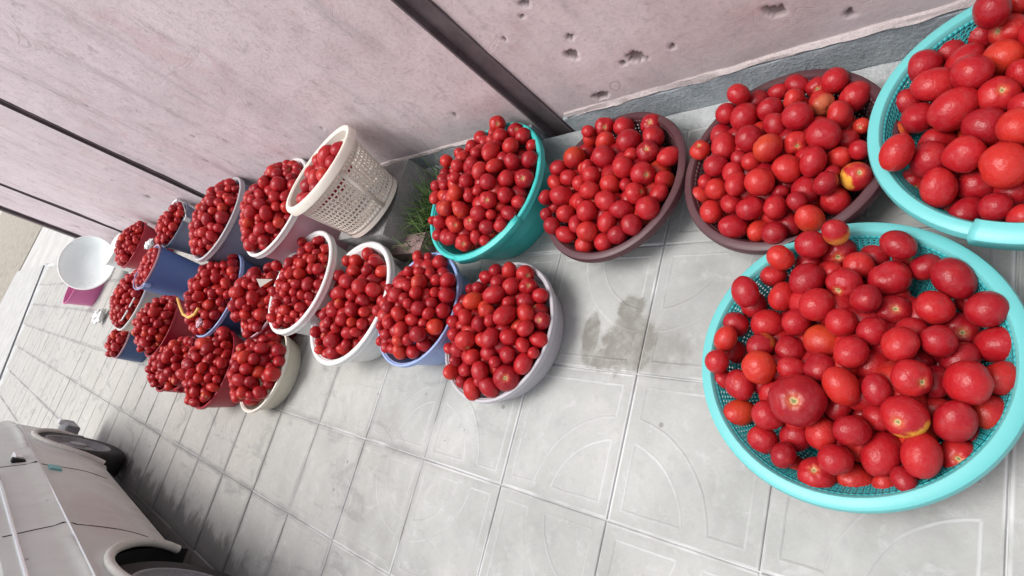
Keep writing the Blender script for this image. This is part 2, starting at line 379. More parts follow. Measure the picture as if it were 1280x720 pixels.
c = n.mix(n.math('MULTIPLY', n.math('MULTIPLY', n.smooth(n.math('ADD', vr_.outputs['Distance'], n.math('MULTIPLY', b, 0.12)), 0.15, 0.10), n.math('GREATER_THAN', a, 0.5)), 0.7), c, (0.12, 0.10, 0.09))
c = n.mix(n.math('MULTIPLY', n.smooth(Z, 0.50, 0.22), n.math('MULTIPLY', n.smooth(b, 0.3, 0.7), 0.45)), c, (0.36, 0.34, 0.31))
c = n.mix(n.math('MULTIPLY', n.smooth(b, 0.5, 0.75), 0.18), c, (0.34, 0.34, 0.33))
n.set(Base_Color=c, Roughness=n.math('ADD', n.math('MULTIPLY', b, 0.3), 0.30), Specular_IOR_Level=0.5, Metallic=0.1)
n.bump(n.math('ADD', a, n.math('MULTIPLY', f, 0.03)), 0.12, 0.03)
M_['paint'] = n.m
M_['rubber'] = rough_mat('tyre_rubber', (0.014, 0.014, 0.016), (0.035, 0.034, 0.035), 20, 0.3, 0.003, 0.7)
M_['under'] = rough_mat('black_underside', (0.010, 0.010, 0.011), (0.02, 0.02, 0.02), 8, 0.2, 0.003, 0.85)
M_['archlip'] = rough_mat('pale_arch_filler', (0.46, 0.45, 0.41), (0.58, 0.57, 0.53), 6, 0.2, 0.003, 0.6)
M_['alloy'] = rough_mat('dull_wheel_paint', (0.17, 0.17, 0.18), (0.30, 0.30, 0.31), 9, 0.2, 0.003, 0.5)
n = N('chrome_strip'); n.set(Base_Color=(0.85, 0.85, 0.86), Metallic=0.9, Roughness=0.2); M_['chrome'] = n.m
n = N('window_glass'); n.set(Base_Color=(0.02, 0.025, 0.03), Roughness=0.06, Specular_IOR_Level=0.6); M_['glass'] = n.m
n = N('aqua_tape'); n.set(Base_Color=(0.16, 0.42, 0.42), Roughness=0.5); M_['tape'] = n.m
n = N('clear_lamp'); n.set(Base_Color=(0.62, 0.63, 0.64), Roughness=0.15, Specular_IOR_Level=0.6); M_['lamp'] = n.m

# ------------------------------------------------------------------ ground
g = G(); g.add([(-60,-60,-0.05),(90,-60,-0.05),(90,60,-0.05),(-60,60,-0.05)], [(0,1,2,3)])
tag(part('ground', g, M_['concrete'], smooth=False), kind='structure')
g = G(); g.add([(20.6,-60,-0.035),(60,-60,-0.035),(60,60,-0.035),(20.0,60,-0.035)], [(0,1,2,3)])
tag(part('gravel_road', g, M_['gravel'], smooth=False), kind='structure')
g = G(); g.add([(14.70,-1.3,-0.040),(15.10,-1.3,-0.040),(8.9,6.1,-0.040),(8.5,6.1,-0.040)], [(0,1,2,3)])
tag(part('drain_channel', g, M_['under'], smooth=False), kind='structure')
# low kerb stones closing the pavement, pale gutter beyond
g = G(); g.add([(15.05,-1.26,-0.004),(20.4,-1.26,-0.004),(20.4,6,-0.004),(8.95,6,-0.004),(15.05,-1.26,-0.16),(8.95,6,-0.16)], [(0,1,2,3),(0,3,5,4)])
tag(part('gutter_apron', g, M_['kerbm'], smooth=False), kind='structure')
g = G()
g.add([(-4,-1.26,-0.0055),(14.75,-1.26,-0.0055),(11.95,2.05,-0.0055),(-4,2.05,-0.0055),(-4,-1.26,-0.045),(14.75,-1.26,-0.045),(11.95,2.05,-0.045),(-4,2.05,-0.045)],
      [(0,1,2,3),(4,7,6,5),(0,4,5,1),(1,5,6,2),(2,6,7,3),(3,7,4,0)])
pave = tag(part('pavement', g, M_['grout'], smooth=False), kind='structure')
tile_meshes = []
for q in range(4):
    g = G(); b = 0.004; hx, hy = TX/2-0.0020, TY/2-0.0020
    def L(a, z): return [(-hx+a,-hy+a,z),(hx-a,-hy+a,z),(hx-a,hy-a,z),(-hx+a,hy-a,z)]
    v = L(0,-0.03)+L(0,-0.0032)+L(b*0.35,-0.0010)+L(b,0)
    f = [(12,13,14,15)]
    for k in range(3):
        for i in range(4):
            j = (i+1) % 4; f.append((k*4+i, k*4+j, k*4+4+j, k*4+4+i))
    g.add(v, f); tile_meshes.append(g.mesh('paving_tile', M_['tile'], False))
cnt = 0
for i in range(-39, 4):      # i counts backwards: tile spans x in [-i*TX.. ] see below
    for j in range(-5, 3):
        cy = -(j+0.5)*TY
        k = -i            # integer index along x: tile from k*TX-TX to k*TX
        cx = (k-0.5)*TX
        if cx > 14.4-(cy+1.26)*0.84-0.1 or cx < -1.7: continue
        if j == -5 and cx > 9: continue
        # rotate so that the arcs close into circles round the even lattice points
        cornerx = k if k % 2 == 0 else k-1
        # lattice rows: y=-j*TY (near row edge j) and -(j+1)*TY
        cornerj = j if j % 2 == 0 else j+1
        sx = 1 if cornerx == k else -1      # which x side the arc corner lies on
        sy = 1 if cornerj == j else -1      # y side (+y is row j)
        ang = {(-1,-1): 0, (1,-1): 90, (1,1): 180, (-1,1): 270}[(sx, sy)]
        o = link('paving_tile', tile_meshes[cnt % 4], pave, (cx+random.uniform(-.0008,.0008), cy+random.uniform(-.0008,.0008), random.uniform(-.0012,.0012)),
                 (random.gauss(0, .0035), random.gauss(0, .0035), math.radians(ang)+random.gauss(0, .002)))
        if ang in (90, 270): o.scale = (TY/TX, TX/TY, 1)
        cnt += 1
print('tiles', cnt)

# ------------------------------------------------------------------ wall
WY = -1.26
def fbm(x, y, z, s):
    return mnoise.fractal(Vector((x*s, y*s, z*s)), 0.9, 2.0, 5)
wall = thing('plastered_wall', 'long dusty pink plaster wall with dark steel uprights, running behind all the tubs', 'wall', (0, WY, 0))
posts = [(-2.65, .05), (0.51, .055), (3.70, .05), (6.70, .05), (8.40, .16)]
CH = [(0.21,0.375,0.030),(0.165,0.435,0.012),(0.03,0.285,0.030),(0.085,0.278,0.014),(0.235,0.175,0.034),(-0.36,0.283,0.03),(0.205,0.60,0.018),(0.245,0.565,0.010),
      (-0.50,0.20,0.016),(-0.08,0.28,0.010),(0.36,0.52,0.008),(-0.25,0.42,0.02),(-0.06,0.52,0.016),(0.85,0.30,0.010),(1.10,0.34,0.010),(1.95,0.62,0.012),(1.62,0.48,0.010),
      (2.6,0.75,0.012),(2.9,0.58,0.014),(4.5,0.52,0.05),(4.66,0.47,0.02),(5.4,0.6,0.014),(1.85,1.0,0.01),(5.9,0.95,0.02),(7.6,0.52,0.05),(7.4,0.44,0.02),(6.2,0.42,0.03),(5.8,0.40,0.02),(3.0,1.2,0.012)]
def wall_panel(x0, x1):
    dx = 0.008 if x0 < 0.5 else (0.016 if x0 < 3 else 0.035)
    zt = 2.5
    xs = np.arange(x0, x1, dx); xs = np.append(xs, x1)
    zfine = (1.6 if x0 < 3 else 1.7) if x0 > 0.5 else 0.8
    zs = np.concatenate([np.arange(0.06, zfine, dx), np.arange(zfine, zt, 0.1), [zt]])
    nx, nz = len(xs), len(zs)
    Xg, Zg = np.meshgrid(xs, zs)
    dep = np.zeros_like(Xg); chip = np.zeros_like(Xg)
    for (cx, cz, r) in CH:
        if cx < x0-0.1 or cx > x1+0.1: continue
        msk = (abs(Xg-cx) < r*2.5) & (abs(Zg-cz) < r*2.5)
        for (a, b) in zip(*np.where(msk)):
            x, z = Xg[a, b], Zg[a, b]
            r_ = r*0.58; dd = math.hypot((x-cx)*0.8, z-cz)/r_ + 0.8*mnoise.noise(Vector((x*42, z*42, cx*9)))+0.5*mnoise.noise(Vector((x*110, z*110, cx*5)))
            k = max(0, min(1, (1.1-dd)/0.18)); k = k*k*(3-2*k)
            chip[a, b] = max(chip[a, b], k)
    for a in range(nz):
        for b in range(nx):
            x, z = Xg[a, b], Zg[a, b]
            if z < 1.9: dep[a, b] = 0.006*mnoise.noise(Vector((x*2.2, z*2.2, 3.1))) + 0.0022*mnoise.noise(Vector((x*11, z*11, 5.1)))
    # ragged foot of the render
    Yg = dep - chip*0.010 - 0.002
    v = np.stack([Xg, Yg, Zg], -1).reshape(-1, 3)
    idx = np.arange(nx*nz).reshape(nz, nx)
    f = np.stack([idx[:-1,:-1], idx[:-1,1:], idx[1:,1:], idx[1:,:-1]], -1).reshape(-1, 4)[:, ::-1]
    nb = len(v)
    me = bpy.data.meshes.new('wall_panel')
    vv = v.tolist(); ff = f.tolist()
    # thickness: back slab edges
    vv += [[x0,-0.12,0.06],[x1,-0.12,0.06],[x1,-0.12,zt],[x0,-0.12,zt]]
    ff += [[nb,nb+1,nb+2,nb+3]]
    c = [idx[0,0], idx[0,-1], idx[-1,-1], idx[-1,0]]
    for q in range(4):
        ff.append([int(c[q]), int(c[(q+1)%4]), nb+(q+1)%4, nb+q])
    me.from_pydata(vv, [], ff); me.update()
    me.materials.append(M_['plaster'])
    at = me.attributes.new('chip', 'FLOAT', 'POINT')
    at.data.foreach_set('value', np.concatenate([chip.reshape(-1), np.zeros(4)]).astype(np.float32))
    me.polygons.foreach_set('use_smooth', [True]*len(me.polygons))
    me.set_sharp_from_angle(angle=math.radians(50))
    return link('wall_panel', me, wall)
for a in range(len(posts)-1):
    x0 = posts[a][0]+posts[a][1]; x1 = posts[a+1][0]-posts[a+1][1]
    wall_panel(x0, x1)
for x, hw in posts:
    g = G()
    if hw > 0.1:
        g.box(x-hw, x+0.02, -0.08, -0.012, -0.01, 2.5, 0.003)
        g.box(x+0.02, x+hw, -0.06, 0.02, -0.01, 2.5, 0.003)
    else:
        g.box(x-hw, x+hw, -0.10, -0.018, -0.01, 2.5, 0.003)
        g.box(x-hw-0.001, x-hw+0.008, -0.018, 0.006, -0.01, 2.5, 0.002)
        g.box(x+hw-0.008, x+hw+0.001, -0.018, 0.006, -0.01, 2.5, 0.002)
    part('steel_upright', g, M_['steel'], wall, smooth=False)
# plinth: rough cement band, and the dusty ledge over it
def ragged_bar(x0, x1, prof, seed, dx=0.03, amp=0.004, name='plinth', mat='plinth', parent=None):
    xs = list(np.arange(x0, x1, dx))+[x1]; v = []; f = []; m = len(prof)
    for i, x in enumerate(xs):
        for k, (y, z) in enumerate(prof):
            a = amp if 0 < k < m-1 else 0
            v.append((x, y+a*mnoise.noise(Vector((x*6, k*2.3+seed, 1)))*1.6+a*0.6*mnoise.noise(Vector((x*25, k*1.3+seed, 4))), z+a*1.5*mnoise.noise(Vector((x*5, k*3.1+seed, 7)))+a*mnoise.noise(Vector((x*23, k*3.1+seed, 2)))))
    for i in range(len(xs)-1):
        for k in range(m-1):
            f.append((i*m+k, (i+1)*m+k, (i+1)*m+k+1, i*m+k+1))
    g = G(); g.add(v, f); g.f.append(tuple(range(m))); g.f.append(tuple(reversed([(len(xs)-1)*m+k for k in range(m)])))
    return part(name, g, M_[mat], parent, True, 35)
ragged_bar(-2.6, 0.44, [(-0.02,0.0),(0.012,-0.01),(0.011,0.03),(0.009,0.122),(-0.01,0.126)], 1, name='plinth', parent=wall)
ragged_bar(0.59, 3.6, [(-0.02,0.0),(0.014,-0.01),(0.010,0.04),(0.007,0.128),(-0.01,0.132)], 2, name='plinth', parent=wall)
ragged_bar(3.8, 8.2, [(-0.02,0.0),(0.014,-0.01),(0.010,0.04),(0.006,0.09),(-0.01,0.10)], 5, name='plinth', parent=wall, dx=0.06)
ragged_bar(-2.6, 0.42, [(-0.01,0.127),(0.010,0.128),(0.010,0.132),(0.004,0.142),(-0.01,0.144)], 3, amp=0.005, name='plaster_ledge', mat='ledge', parent=wall, dx=0.02)
ragged_bar(0.62, 3.6, [(-0.01,0.133),(0.010,0.134),(0.010,0.138),(0.004,0.148),(-0.01,0.150)], 4, amp=0.005, name='plaster_ledge', mat='ledge', parent=wall, dx=0.02)
# mortar fillet spread on the paving along the wall foot
def fillet(x0, x1, w0, seed, zt):
    xs = list(np.arange(x0, x1, 0.025))+[x1]; K = 6; v = []; f = []
    for i, x in enumerate(xs):
        wd = w0*(0.75+0.5*mnoise.noise(Vector((x*4, seed, 0))))+0.02*mnoise.noise(Vector((x*19, seed, 3)))
        for k in range(K):
            t = k/(K-1); y = WY+0.012+wd*t
            z = zt*(1-t)**1.6 + (0.006*mnoise.noise(Vector((x*14, y*14, seed))) if k < K-1 else 0) + (0.004 if k < K-1 else -0.006)
            v.append((x, y, z))
    for i in range(len(xs)-1):
        for k in range(K-1): f.append((i*K+k, (i+1)*K+k, (i+1)*K+k+1, i*K+k+1))
    g = G(); g.add(v, f)
    return g
o = part('mortar_strip', fillet(-2.5, 0.42, 0.085, 3.0, 0.010), M_['cement']); tag(o, kind='structure')
o = part('mortar_strip', fillet(0.36, 3.3, 0.10, 8.0, 0.045), M_['cement']); tag(o, kind='structure')

o = part('mortar_strip', fillet(3.8, 8.2, 0.16, 13.0, 0.05), M_['cement']); tag(o, kind='structure')

# ------------------------------------------------------------------ containers
# every container: centre (x, y), rim height h, outer rim radius r; heap() below reads the same numbers
def lattice(prof, nseg, frac_a=0.35, frac_z=0.35, solid=()):
    """perforated lathe wall: each cell of the (angle, height) grid is a frame of four quads round a real hole"""
    g = G(); m = len(prof)
    for k in range(m-1):
        r0, z0 = prof[k]; r1, z1 = prof[k+1]
        ring_v = []
        for i in range(nseg):
            a0 = 2*math.pi*i/nseg; a1 = 2*math.pi*(i+1)/nseg
            P = lambda u, t: ((r0+(r1-r0)*t)*math.cos(a0+(a1-a0)*u), (r0+(r1-r0)*t)*math.sin(a0+(a1-a0)*u), z0+(z1-z0)*t)
            if k in solid:
                g.add([P(0,0),P(1,0),P(1,1),P(0,1)], [(0,1,2,3)]); continue
            fa, fz = frac_a/2, frac_z/2
            v = [P(0,0),P(1,0),P(1,1),P(0,1),P(fa,fz),P(1-fa,fz),P(1-fa,1-fz),P(fa,1-fz)]
            g.add(v, [(0,1,5,4),(1,2,6,5),(2,3,7,6),(3,0,4,7)])
    return g

def place(o, x, y, tilt=(0,0), rz=0):
    o.location = (x, y, 0); o.rotation_euler = (tilt[0], tilt[1], rz)

def colander(x, y, h, r, label, mats, group=None, name='colander', rb=0.64, seam=None, ns=120, rows=13, rimw=0.024):
    t = thing(name, label, 'colander', (x, y, 0), group=group)
    g = G()
    g.lathe([(r-rimw-0.002, h-0.008), (r-rimw, h-0.001), (r-rimw+0.004, h+0.003), (r-0.010, h+0.003), (r-0.003, h-0.001), (r, h-0.010), (r-0.001, h-0.022), (r-0.004, h-0.022), (r-0.005, h-0.009), (r-rimw+0.002, h-0.008)], 96)
    part('rim', g, mats[0], t)
    if seam is not None:
        g = G(); a = seam
        g.lathe([(r-rimw-0.004, h+0.002), (r-rimw-0.001, h+0.006), (r-0.008, h+0.006), (r+0.003, h-0.001), (r+0.004, h-0.024)], 10, a0=a, a1=a+0.5)
        o = part('rim_overlap', g, mats[0], t); solidify(o, 0.003, -1)
    z0 = 0.028; ri = r-rimw-0.002
    prof = []
    for q in range(rows+1):
        s = q/rows
        rr = r*rb+(ri-r*rb)*(s**0.72); prof.append((rr, z0+(h-0.008-z0)*s))
    o = part('mesh_wall', lattice(prof, ns, 0.56, 0.5, (0, rows//2, rows-1)), mats[1], t); solidify(o, 0.0022, 0)
    g = G(); g.lathe([(r*rb+0.001, z0+0.002), (r*rb-0.012, z0-0.006), (r*rb-0.02, z0-0.008)], 96)
    bp = [(r*rb-0.02-(r*rb-0.02)*q/9, z0-0.008) for q in range(9)]
    gl = lattice(bp, 60, 0.5, 0.4, (0, 8)); g.add(gl.v, gl.f)
    g.lathe([(r*rb/9*1.0+0.004, z0-0.008), (0.0005, z0-0.008)], 30)
    o = part('slotted_base', g, mats[1], t); solidify(o, 0.0025, 0)
    g = G(); g.lathe([(r*rb-0.002, z0-0.004), (r*rb-0.006, 0.0012), (r*rb-0.012, 0.0012), (r*rb-0.010, z0-0.006)], 72)
    part('foot_ring', g, mats[0], t)
    return t

def tub(x, y, h, r, label, mat, cat='tub', name='tub', rb=0.74, lip=0.012, liph=0.02, flutes=0, depth=0.5, group=None, tilt=(0,0), rimmat=None, rz=0, rings=(), z0=0.0):
    t = thing(name, label, cat, (x, y, z0), (tilt[0], tilt[1], rz), group=group)
    fl = (lambda a, z: 1+0.012*math.cos(flutes*a)*(1 if z < h*0.9 else 0)) if flutes else None
    ri = r-lip
    prof = [(0.001, 0.004), (r*rb*0.9, 0.004), (r*rb*0.985, 0.001), (r*rb, 0.006)]
    K = 14
    for q in range(1, K+1):
        s = q/K; rr = r*rb+(ri-r*rb)*(s**0.9); zz = 0.006+(h-0.008-0.006)*s
        prof.append((rr, zz))
    for (sf, dr) in rings:
        q = 4+int(sf*K)-1; prof[q] = (prof[q][0]+dr, prof[q][1])
    o = part('shell', G().lathe(prof, 96, fl=fl), mat, t); solidify(o, 0.003, -1)
    g = G(); L = lip
    n_ = 10; pr = []
    # rounded rolled rim
    for q in range(n_+1):
        a = math.pi*(1.0-q/n_*1.25)
        pr.append((ri+L/2+L/2*math.cos(a)*1.05, h-L*0.4+L*0.45*math.sin(a)))
    pr.append((r-0.001, h-liph)); pr.append((r-0.004, h-liph)); pr.append((ri+0.001, h-L*0.8))
    pr = [(ri-0.004, h-L*0.9), (ri-0.004, h-L*0.5)]+pr
    part('rim', g.lathe(pr, 96), rimmat or mat, t)
    return t

def bail(t, r, h, mat, side=1, lift=0.1, lugs=True, rad=0.003, a=0.0, wrap=None):
    """wire bucket handle lying over, hinged on two lugs"""
    pts = []
    for q in range(25):
        u = math.pi*q/24
        px = (r+0.006)*math.cos(u); pl = (r+0.01)*math.sin(u)
        pts.append((px, side*pl*math.cos(lift), h-0.018+pl*math.sin(lift)))
    ca, sa = math.cos(a), math.sin(a)
    pts = [(p[0]*ca-p[1]*sa, p[0]*sa+p[1]*ca, p[2]) for p in pts]
    b = part('handle', G().tube(pts, rad, 8), mat, t)
    if wrap:
        part('grip', G().tube(pts[10:15], rad*2.4, 10), wrap, b)
    if lugs:
        for s in (-1, 1):
            g = G(); g.box(s*(r-0.002)-0.012, s*(r-0.002)+0.012, -0.016, 0.016, h-0.05, h-0.004, 0.004)
            part('handle_lug', g, M_['white'] if mat == M_['metal'] else mat, t, rot=(0, 0, a))
    return b

K_ = {}
RB = dict(A=.64,B=.64,C=.66,D=.66,E=.70,F=.87,G=.78,H=.76,I=.80,J=.72,K=.72,L=.72,M=.74,N=.74,O=.82,P=.86,Q=.84,R=.8,S=.8,T=.8,U=.78,V=.8,W=.8,X=.80)
def spec(k, x, y, h, r, tr, H, zedge=-0.012, margin=0.02, off=(0,0), n=None): K_[k] = dict(sl=r*(1-RB[k])/(h-(.195 if k == 'K' else 0)), x=x, y=y, h=h, r=r, tr=tr, H=H, ze=zedge, mg=margin, off=off, n=n)
# key      x       y      h     r      fruit  heap
spec('A', -0.545, -0.455, .125, .300, .036, .060, -0.032, .040)
spec('B', -0.843, -0.962, .160, .290, .039, .060, -0.035, .050)
spec('C', -0.355, -0.948, .125, .254, .033, .065, -0.018, .024)
spec('D',  0.158, -0.950, .125, .257, .032, .055, -0.012, .030)
spec('E',  0.680, -0.965, .200, .279, .029, .100, -0.005, .020)
spec('F',  0.508, -0.467, .102, .245, .029, .095, 0.000, .015)
spec('G',  0.905, -0.515, .160, .228, .028, .110, 0.000, .012)
spec('H',  1.390, -0.528, .180, .286, .029, .075, -0.03, .03)
spec('I',  1.810, -0.605, .240, .268, .027, .090, -0.02, .03)
spec('J',  2.120, -0.975, .370, .285, .031, .120, -0.01, .02)
spec('K',  1.435, -1.000, .500, .225, .034, .030, -0.055, .030)
spec('L',  2.930, -0.975, .395, .285, .030, .095, -0.01, .02)
spec('M',  4.090, -1.055, .345, .190, .029, .080, -0.00, .012)
spec('N',  5.480, -1.000, .300, .235, .029, .100, 0.00, .012)
spec('O',  4.060, -0.690, .400, .178, .028, .040, -0.03, .012)
spec('P',  4.560, -0.475, .300, .275, .029, .120, -0.01, .012)
spec('Q',  4.790, -0.130, .200, .150, .027, .070, 0.00, .008)
spec('R',  3.720, -0.295, .240, .228, .028, .130, 0.01, .010)
spec('S',  3.440, -0.045, .170, .168, .026, .090, 0.00, .010)
spec('T',  3.080, -0.095, .200, .168, .028, .100, 0.01, .010)
spec('U',  2.640, -0.110, .175, .232, .029, .110, 0.01, .012)
spec('V',  2.860, -0.535, .240, .275, .028, .130, 0.00, .014)
spec('W',  2.260, -0.510, .200, .205, .029, .130, 0.00, .012)
spec('X',  2.140, -0.171, .112, .225, .032, .120, 0.008, .010)

k = K_['A']; colander(k['x'], k['y'], k['h'], k['r'], 'largest turquoise colander, nearest the camera, heaped with tomatoes on the tiles', (M_['teal'], M_['teal_mesh']), 'turquoise colanders', rimw=0.029, ns=150, rows=15)
k = K_['B']; colander(k['x'], k['y'], k['h'], k['r'], 'turquoise colander with an overlapping rim joint, tucked against the wall foot', (M_['teal'], M_['teal_mesh']), 'turquoise colanders', seam=math.radians(70), rimw=0.029, ns=150, rows=15)
k = K_['C']; colander(k['x'], k['y'], k['h'], k['r'], 'larger maroon sieve of tomatoes, half under the turquoise colander rims', (M_['brown'], M_['brown']), 'maroon sieves', 'sieve', 0.66, ns=110, rows=9, rimw=0.026)
k = K_['D']; colander(k['x'], k['y'], k['h'], k['r'], 'maroon sieve of tomatoes standing by the sea green tub', (M_['brown'], M_['brown']), 'maroon sieves', 'sieve', 0.66, ns=110, rows=9, rimw=0.026)
k = K_['E']
te = tub(k['x'], k['y'], k['h'], k['r'], 'sea green basin heaped with tomatoes next to the foot of a steel upright', M_['teal2'], 'basin', 'basin', .70, .016, .026, rings=((.5, .003),))
g = G(); g.lathe([(k['r']-0.016, k['h']+0.003), (k['r']-0.008, k['h']+0.006), (k['r']+0.003, k['h']-0.001), (k['r']+0.003, k['h']-0.028)], 12, a0=math.radians(85), a1=math.radians(150))
solidify(part('rim_overlap', g, M_['teal2'], te), .003)
k = K_['F']; t = tub(k['x'], k['y'], k['h'], k['r'], 'grey lilac tub heaped with tomatoes, beside the damp stain on the tiles', M_['greyp'], 'tub', 'tub', .87, .012, .02)
k = K_['G']; t = tub(k['x'], k['y'], k['h'], k['r'], 'periwinkle blue tub of tomatoes next to the grey lilac tub', M_['periw'], 'tub', 'tub', .78, .010, .02)
k = K_['H']; t = tub(k['x'], k['y'], k['h'], k['r'], 'wide white basin with thick rim, tomatoes only partly filling it', M_['white'], 'basin', 'basin', .76, .022, .028, rings=((.5, .003),))
k = K_['I']; t = tub(k['x'], k['y'], k['h'], k['r'], 'white tub with thick rim heaped with tomatoes, beyond the wide white basin', M_['white'], 'tub', 'tub', .80, .022, .032)
k = K_['J']; t = tub(k['x'], k['y'], k['h'], k['r'], 'tall pale pink fluted tub of tomatoes behind the perforated laundry basket', M_['pinkw'], 'tub', 'tub', .72, .018, .03, flutes=14, rimmat=M_['white'])
k = K_['L']; t = tub(k['x'], k['y'], k['h'], k['r'], 'slate grey tub with pale rim against the wall, full of small tomatoes', M_['bluegrey'], 'tub', 'tub', .72, .016, .03, flutes=12, rimmat=M_['greyp'])
k = K_['M']; t = tub(k['x'], k['y'], k['h'], k['r'], 'slate bucket with its wire handle up against the wall', M_['bluegrey'], 'bucket', 'bucket', .74, .008, .02); bail(t, k['r'], k['h'], M_['metal'], -1, .35, rad=.004, a=0.2, wrap=M_['white'])
k = K_['N']; t = tub(k['x'], k['y'], k['h'], k['r'], 'farthest red basin of tomatoes, next to the white bowl', M_['red'], 'basin', 'basin', .74, .012, .02)
k = K_['O']; t = tub(k['x'], k['y'], k['h'], k['r'], 'tall bright blue bucket with a pink edge, partly filled with tomatoes', M_['blue'], 'bucket', 'bucket', .82, .006, .012, rimmat=M_['pinkw']); bail(t, k['r'], k['h'], M_['periw'], 1, .15, rad=.004, a=-.9)
k = K_['P']; t = tub(k['x'], k['y'], k['h'], k['r'], 'white edged ivory tub of tomatoes on the street side of the bright blue bucket', M_['ivory'], 'tub', 'tub', .86, .010, .016, rimmat=M_['white']); bail(t, k['r']-0.05, k['h']+.02, M_['white'], 1, .15, lugs=False, rad=.006, a=1.2)
k = K_['Q']; t = tub(k['x'], k['y'], k['h'], k['r'], 'smallest navy bucket of tomatoes, standing alone on the street side', M_['navy'], 'bucket', 'bucket', .84, .006, .012, rimmat=M_['pinkw'])
k = K_['R']; t = tub(k['x'], k['y'], k['h'], k['r'], 'red bucket with white foot, hidden under an overflowing heap of tomatoes', M_['red'], 'bucket', 'bucket', .80, .008, .016)
k = K_['S']; t = tub(k['x'], k['y'], k['h'], k['r'], 'small red tub on the street side between two other red tubs', M_['red'], 'tub', 'tub', .80, .008, .014)
k = K_['T']; t = tub(k['x'], k['y'], k['h'], k['r'], 'small crimson bucket of tomatoes touching the largest red basin', M_['red'], 'bucket', 'bucket', .80, .008, .014); bail(t, k['r'], k['h'], M_['red'], -1, .3, rad=.003, a=-1.3)
k = K_['U']; t = tub(k['x'], k['y'], k['h'], k['r'], 'largest red basin of tomatoes, on the street side of the navy tub', M_['red'], 'basin', 'basin', .78, .010, .02)
k = K_['V']; t = tub(k['x'], k['y'], k['h'], k['r'], 'navy tub with light blue edge and a yellow handle across its tomatoes', M_['navy'], 'tub', 'tub', .80, .012, .02, rimmat=M_['periw'])
k = K_['W']; t = tub(k['x'], k['y'], k['h'], k['r'], 'pink edged red tub, mostly hidden behind the thick rimmed white tub', M_['red'], 'tub', 'tub', .80, .006, .012, rimmat=M_['pinkw'])
k = K_['X']; t = tub(k['x'], k['y'], k['h'], k['r'], 'ivory tub on the street side with tomatoes leaning over its edge', M_['ivory'], 'tub', 'tub', .80, .012, .016, rimmat=M_['cream'])

# perforated laundry basket on a concrete block
kx = K_['K']
tl = (math.radians(8), math.radians(5.5), 0)
BZ = 0.195
t = thing('laundry_basket', 'tall cream perforated laundry basket half full of tomatoes, standing on a concrete block', 'basket', (kx['x']-0.02, kx['y']+0.025, BZ), tl)
hb = kx['h']-BZ; r = kx['r']
g = G(); L = 0.026
g.lathe([(r-L, hb-0.045), (r-L-0.001, hb-0.006), (r-L+0.005, hb+0.001), (r-0.006, hb+0.001), (r, hb-0.006), (r+0.001, hb-0.034), (r-0.004, hb-0.036), (r-0.007, hb-0.030), (r-0.008, hb-0.008), (r-L+0.006, hb-0.008)], 84)
part('rim', g, M_['cream'], t)
rbt = r*0.72; rows = 12; prof = []
for q in range(rows+1):
    s = q/rows; prof.append((rbt+(r-L-0.001-rbt)*s, 0.022+(hb-0.045-0.022)*s))
part('lattice_wall', lattice(prof, 60, 0.36, 0.36, (0, rows-1)), M_['cream'], t).modifiers.new('thickness', 'SOLIDIFY').thickness = 0.0035
for q in range(4):
    a = math.radians(-12+90*q); g = G()
    pr = [(prof[0][0]+0.001, prof[0][1]), (prof[-1][0]+0.001, prof[-1][1])]
    g.lathe(pr, 3, a0=a-0.05, a1=a+0.05); o = part('rib', g, M_['cream'], t); solidify(o, 0.003, 1)
g = G(); g.lathe([(rbt+0.001, 0.024), (rbt+0.002, 0.004), (rbt-0.004, 0.0), (rbt-0.012, 0.0), (rbt-0.014, 0.008), (0.001, 0.008)], 84)
part('base', g, M_['cream'], t)
g = G()
nx_ = 12
def rough_box(x0, x1, y0, y1, z0, z1, amp, seed, n=9):
    g = G()
    def face(o, u, v):
        pts = []
        for a in range(n+1):
            for b in range(n+1):
                p = Vector(o)+Vector(u)*a/n+Vector(v)*b/n
                dd = mnoise.noise_vector(p*9+Vector((seed,0,0)))*amp+mnoise.noise_vector(p*35+Vector((seed,5,0)))*amp*.4
                pts.append(p+dd)
        f = [(a*(n+1)+b, (a+1)*(n+1)+b, (a+1)*(n+1)+b+1, a*(n+1)+b+1) for a in range(n) for b in range(n)]
        g.add(pts, f)
    dx, dy, dz = x1-x0, y1-y0, z1-z0
    face((x0,y0,z1),(dx,0,0),(0,dy,0)); face((x0,y0,z0),(0,dy,0),(dx,0,0))
    face((x0,y0,z0),(dx,0,0),(0,0,dz)); face((x1,y1,z0),(-dx,0,0),(0,0,dz))
    face((x0,y1,z0),(0,-dy,0),(0,0,dz)); face((x1,y0,z0),(0,dy,0),(0,0,dz))
    return g
o = part('concrete_block', rough_box(1.27, 1.66, -1.20, -0.835, -0.005, 0.192, 0.007, 2.0), M_['blockm'], smooth=True, angle=35)
tag(o, 'rough grey concrete block carrying the perforated laundry basket', 'block')
o = part('brick', rough_box(1.13, 1.36, -0.885, -0.79, -0.003, 0.078, 0.003, 7.0, 7), M_['brickm'], angle=35); o.location = (0, 0, 0)
tag(o, 'dusty half buried brick between the grass tuft and the white basin', 'brick')

